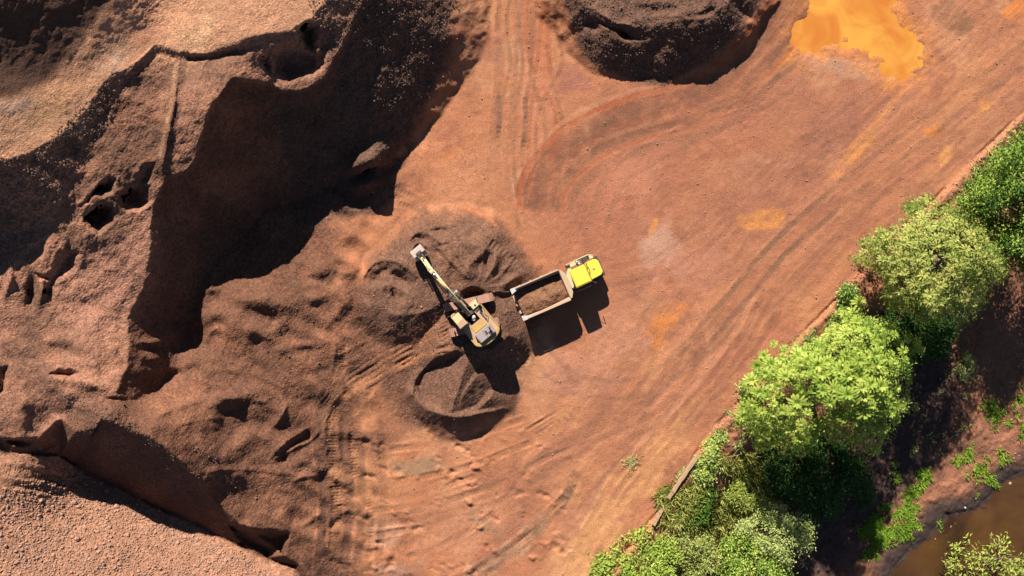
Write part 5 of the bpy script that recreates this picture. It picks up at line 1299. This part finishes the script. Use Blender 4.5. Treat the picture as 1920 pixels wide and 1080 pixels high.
make_tree('shrub', [(1775, 1058), (1800, 1025), (1850, 1015), (1905, 1010), (1960, 1000), (1980, 1110), (1790, 1120)], -2.6, -4.2, 850, 'sprawling yellow green bush over the brown stream in the corner', 'shrub', [L['mango'], L['bright']], 1500, .42, .13, SHR, rad=.08, per=6, spread=.3, depth=.8, lump=.8)
make_tree('shrub', [(1795, 690), (1810, 660), (1822, 680), (1830, 705), (1812, 715)], -3.2, -3.9, 860, 'small grey green shrub on the bare bank at the shadow edge', 'shrub', [L['grey']], 500, .26, .10, SHR, rad=.04, per=6, spread=.2, depth=.4, lump=.2)
make_tree('shrub', [(1400, 760), (1385, 730), (1392, 720), (1412, 735), (1420, 770), (1405, 800)], 0.8, -.8, 870, 'thin pale sapling at the road side of the large umbrella tree', 'shrub', [L['grey']], 900, .34, .13, SHR, rad=.05, per=7, spread=.25, depth=.8, lump=.4)

# bare twigs on the yellowish tree are their own dead branch
tw = MB(); r_ = random.Random(4); o0 = P(1752, 562, 3.6)
tb_ = empty('dead_branch', o0, 0, 'leafless pale branch hanging out of the yellowish tree', 'branch')
for k in range(26):
    a = math.radians(r_.uniform(150, 350)); ln_ = r_.uniform(1.4, 3.6); d = Vector((math.cos(a), math.sin(a), r_.uniform(-.1, .35)))
    p0 = Vector((r_.uniform(-1.8, 1.8), r_.uniform(-.3, 1.2), 2.5 + r_.uniform(-.2, .5)))
    tw.tube([(p0.x * .3, .4, 2.2), p0[:], (p0 + d * ln_ * .5 + Vector((r_.uniform(-.2, .2), r_.uniform(-.2, .2), .15)))[:], (p0 + d * ln_)[:]], .035, 5, .012)
tw.tube([(0, 1.4, -.5), (0, .6, 1.2), (0, .2, 2.3)], .09, 7, .05)
tw.build('twig', M['twig'], tb_, 0, True)

# tufts of grass
def grass(name, patches, mat, label, h=.5, w=.035, seed=1):
    rng = np.random.RandomState(seed); ps = []
    for i, (poly, n) in enumerate(patches):
        c = pts_in(poly, max(4, n // 9), seed * 50 + i); c = c + rng.randn(*c.shape) * 7
        kp = fbm(c[:, 0], c[:, 1], 20, seed * 7 + 900, 3) > -.18 + .3 * rng.rand(len(c)); c = c[kp] if kp.sum() > 3 else c
        q = np.repeat(c, 12, 0) + rng.randn(len(c) * 12, 2) * 2.6
        ps.append(q)
    q = np.vstack(ps); z = zat_arr(q[:, 0], q[:, 1]); pos = Parr(q[:, 0], q[:, 1], z)
    n = len(pos); d = rng.randn(n, 3) * np.array([.8, .8, .2]) + np.array([.15, -.25, .45]); nr = rng.randn(n, 3) * .5 + np.array([0, 0, 1.0])
    me = leaves_mesh(name, pos, d, nr, h * rng.uniform(.5, 1.3, n), w * rng.uniform(.7, 1.5, n), .1)
    return tag(link(name, me, mat), label, kind='stuff')
grass('grass', [([(1600, 1010), (1640, 960), (1690, 930), (1722, 915), (1715, 960), (1700, 1000), (1660, 1020), (1620, 1050)], 5200), ([(1845, 745), (1870, 755), (1905, 780), (1935, 800), (1935, 810), (1890, 798), (1860, 785)], 1500), ([(1900, 745), (1930, 735), (1930, 765)], 300),
                ([(1805, 880), (1850, 860), (1890, 830), (1900, 845), (1870, 890), (1850, 930), (1830, 920)], 1100), ([(1675, 875), (1695, 868), (1692, 895), (1680, 905)], 400), ([(1700, 900), (1735, 870), (1740, 900), (1710, 935)], 600), ([(1790, 870), (1800, 850), (1840, 840), (1830, 880)], 500),
                ([(1760, 985), (1775, 975), (1780, 995)], 0), ([(1690, 990), (1715, 985), (1722, 998), (1700, 1005)], 300)], L['grass'], 'bright green grass tufts on the muddy bank above the stream', .45, .07, 2)
grass('grass', [([(1250, 960), (1310, 905), (1360, 900), (1420, 960), (1400, 1010), (1330, 1010), (1280, 1000)], 6500), ([(1330, 870), (1400, 850), (1440, 870), (1440, 930), (1380, 900)], 3200), ([(1290, 1000), (1350, 1000), (1360, 1080), (1280, 1090)], 3800), ([(1240, 935), (1262, 915), (1270, 950), (1245, 985)], 900)], L['straw'], 'tall yellow green grass between the timber beam and the shrubs', .95, .06, 3)
grass('grass', [([(1270, 890), (1290, 878), (1296, 895), (1280, 905)], 300), ([(1235, 925), (1250, 915), (1260, 940), (1240, 950)], 350), ([(1500, 640), (1560, 590), (1570, 610), (1520, 655)], 700), ([(1640, 480), (1660, 470), (1670, 490)], 200), ([(1330, 800), (1380, 770), (1410, 790), (1390, 840), (1350, 850)], 900), ([(1690, 700), (1800, 690), (1830, 800), (1720, 880)], 500)], L['grey'], 'sparse dull green weeds along the road shoulder', .5, .06, 4)

# weed on the yard
def weed():
    b = P(1182, 868); rng = np.random.RandomState(6)
    t = empty('weed', b, 0, 'dry straggly weed lying alone on the bare yard near the road', 'weed')
    tips = [(-1.0, .3), (-.8, -.3), (.6, .7), (.2, 1.0), (.9, .1), (-.2, -1.0), (.4, -.5), (-.3, .6), (.1, .2)]
    mb = MB(); pos = []
    for x, y in tips:
        mb.tube([(0, 0, .03), (x * .5, y * .5, .16), (x, y, .12)], .022, 5, .01)
        for k in range(14): f_ = .3 + .75 * rng.rand(); pos.append((x * f_ + rng.randn() * .06, y * f_ + rng.randn() * .06, .14 + rng.rand() * .12))
    mb.build('stem', M['twig'], t)
    pos = np.array(pos) + np.array(b[:])
    local_leaves('leaves', t, pos, rng, .24, .06, L['grey'])
weed()

# ------------------------------------------------------------------ timber beams at the road edge
def beam(u0, v0, u1, v1, wd, hh, name, label, lift=.18):
    a = P(u0, v0); b = P(u1, v1)
    a.z = b.z = max(a.z, b.z, zat((u0 + u1) / 2, (v0 + v1) / 2)) - .02
    a = P(u0, v0, a.z + hh); b = P(u1, v1, b.z + hh); m = (a + b) / 2; m.z -= hh
    ang = math.atan2(b.y - a.y, b.x - a.x); Ln = (b - a).length
    t = empty(name, m, ang, label, 'timber beam', 'timber beams at the road edge')
    r = random.Random(int(u0)); n = 12; mb = MB(); V_ = []
    for i in range(n + 1):
        x = -Ln / 2 + Ln * i / n; j = [r.uniform(-.03, .03) for _ in range(4)]
        V_ += [(x, -wd / 2 + j[0], -.1), (x, wd / 2 + j[1], -.1), (x, wd / 2 + j[2], hh + j[3]), (x, -wd / 2 + j[0], hh + j[3] * .5)]
    F_ = [(0, 1, 2, 3), tuple(n * 4 + k for k in (3, 2, 1, 0))]
    for i in range(n):
        for k in range(4): F_.append((i * 4 + k, i * 4 + (k + 1) % 4, (i + 1) * 4 + (k + 1) % 4, (i + 1) * 4 + k))
    mb.add(V_, F_); mb.build('plank', M['wood'], t, 0.02)
beam(1254, 936, 1309, 855, .30, .50, 'timber_beam', 'long pale timber beam lying along the road edge among weeds')
beam(1226, 986, 1243, 955, .30, .42, 'timber_beam', 'short timber piece beyond the lower end of the long beam')

# litter and stones on the bank
def rock(u, v, s_, mat, label, seed):
    r = random.Random(seed); bm = bmesh.new(); bmesh.ops.create_icosphere(bm, subdivisions=2, radius=s_)
    for x in bm.verts: x.co *= r.uniform(.8, 1.15); x.co.z *= .65
    me = bpy.data.meshes.new('rock'); bm.to_mesh(me); bm.free()
    o = link('rock', me, mat); o.location = P(u, v) + Vector((0, 0, s_ * .25)); o.rotation_euler = (0, 0, r.uniform(0, 6))
    tag(o, label, 'rock', 'rocks on the stream bank')
rock(1893, 906, .18, M['palestone'], 'pale rock on the wet mud close to the right edge', 1)
rock(1809, 952, .14, M['palestone'], 'small pale rock on the dark wet mud above the stream bend', 2)
rock(1781, 986, .20, M['stone'], 'pinkish stone at the waterline below the shadowed bank', 3)
rock(1753, 1010, .14, M['palestone'], 'pale rock standing in the shallow brown water', 4)
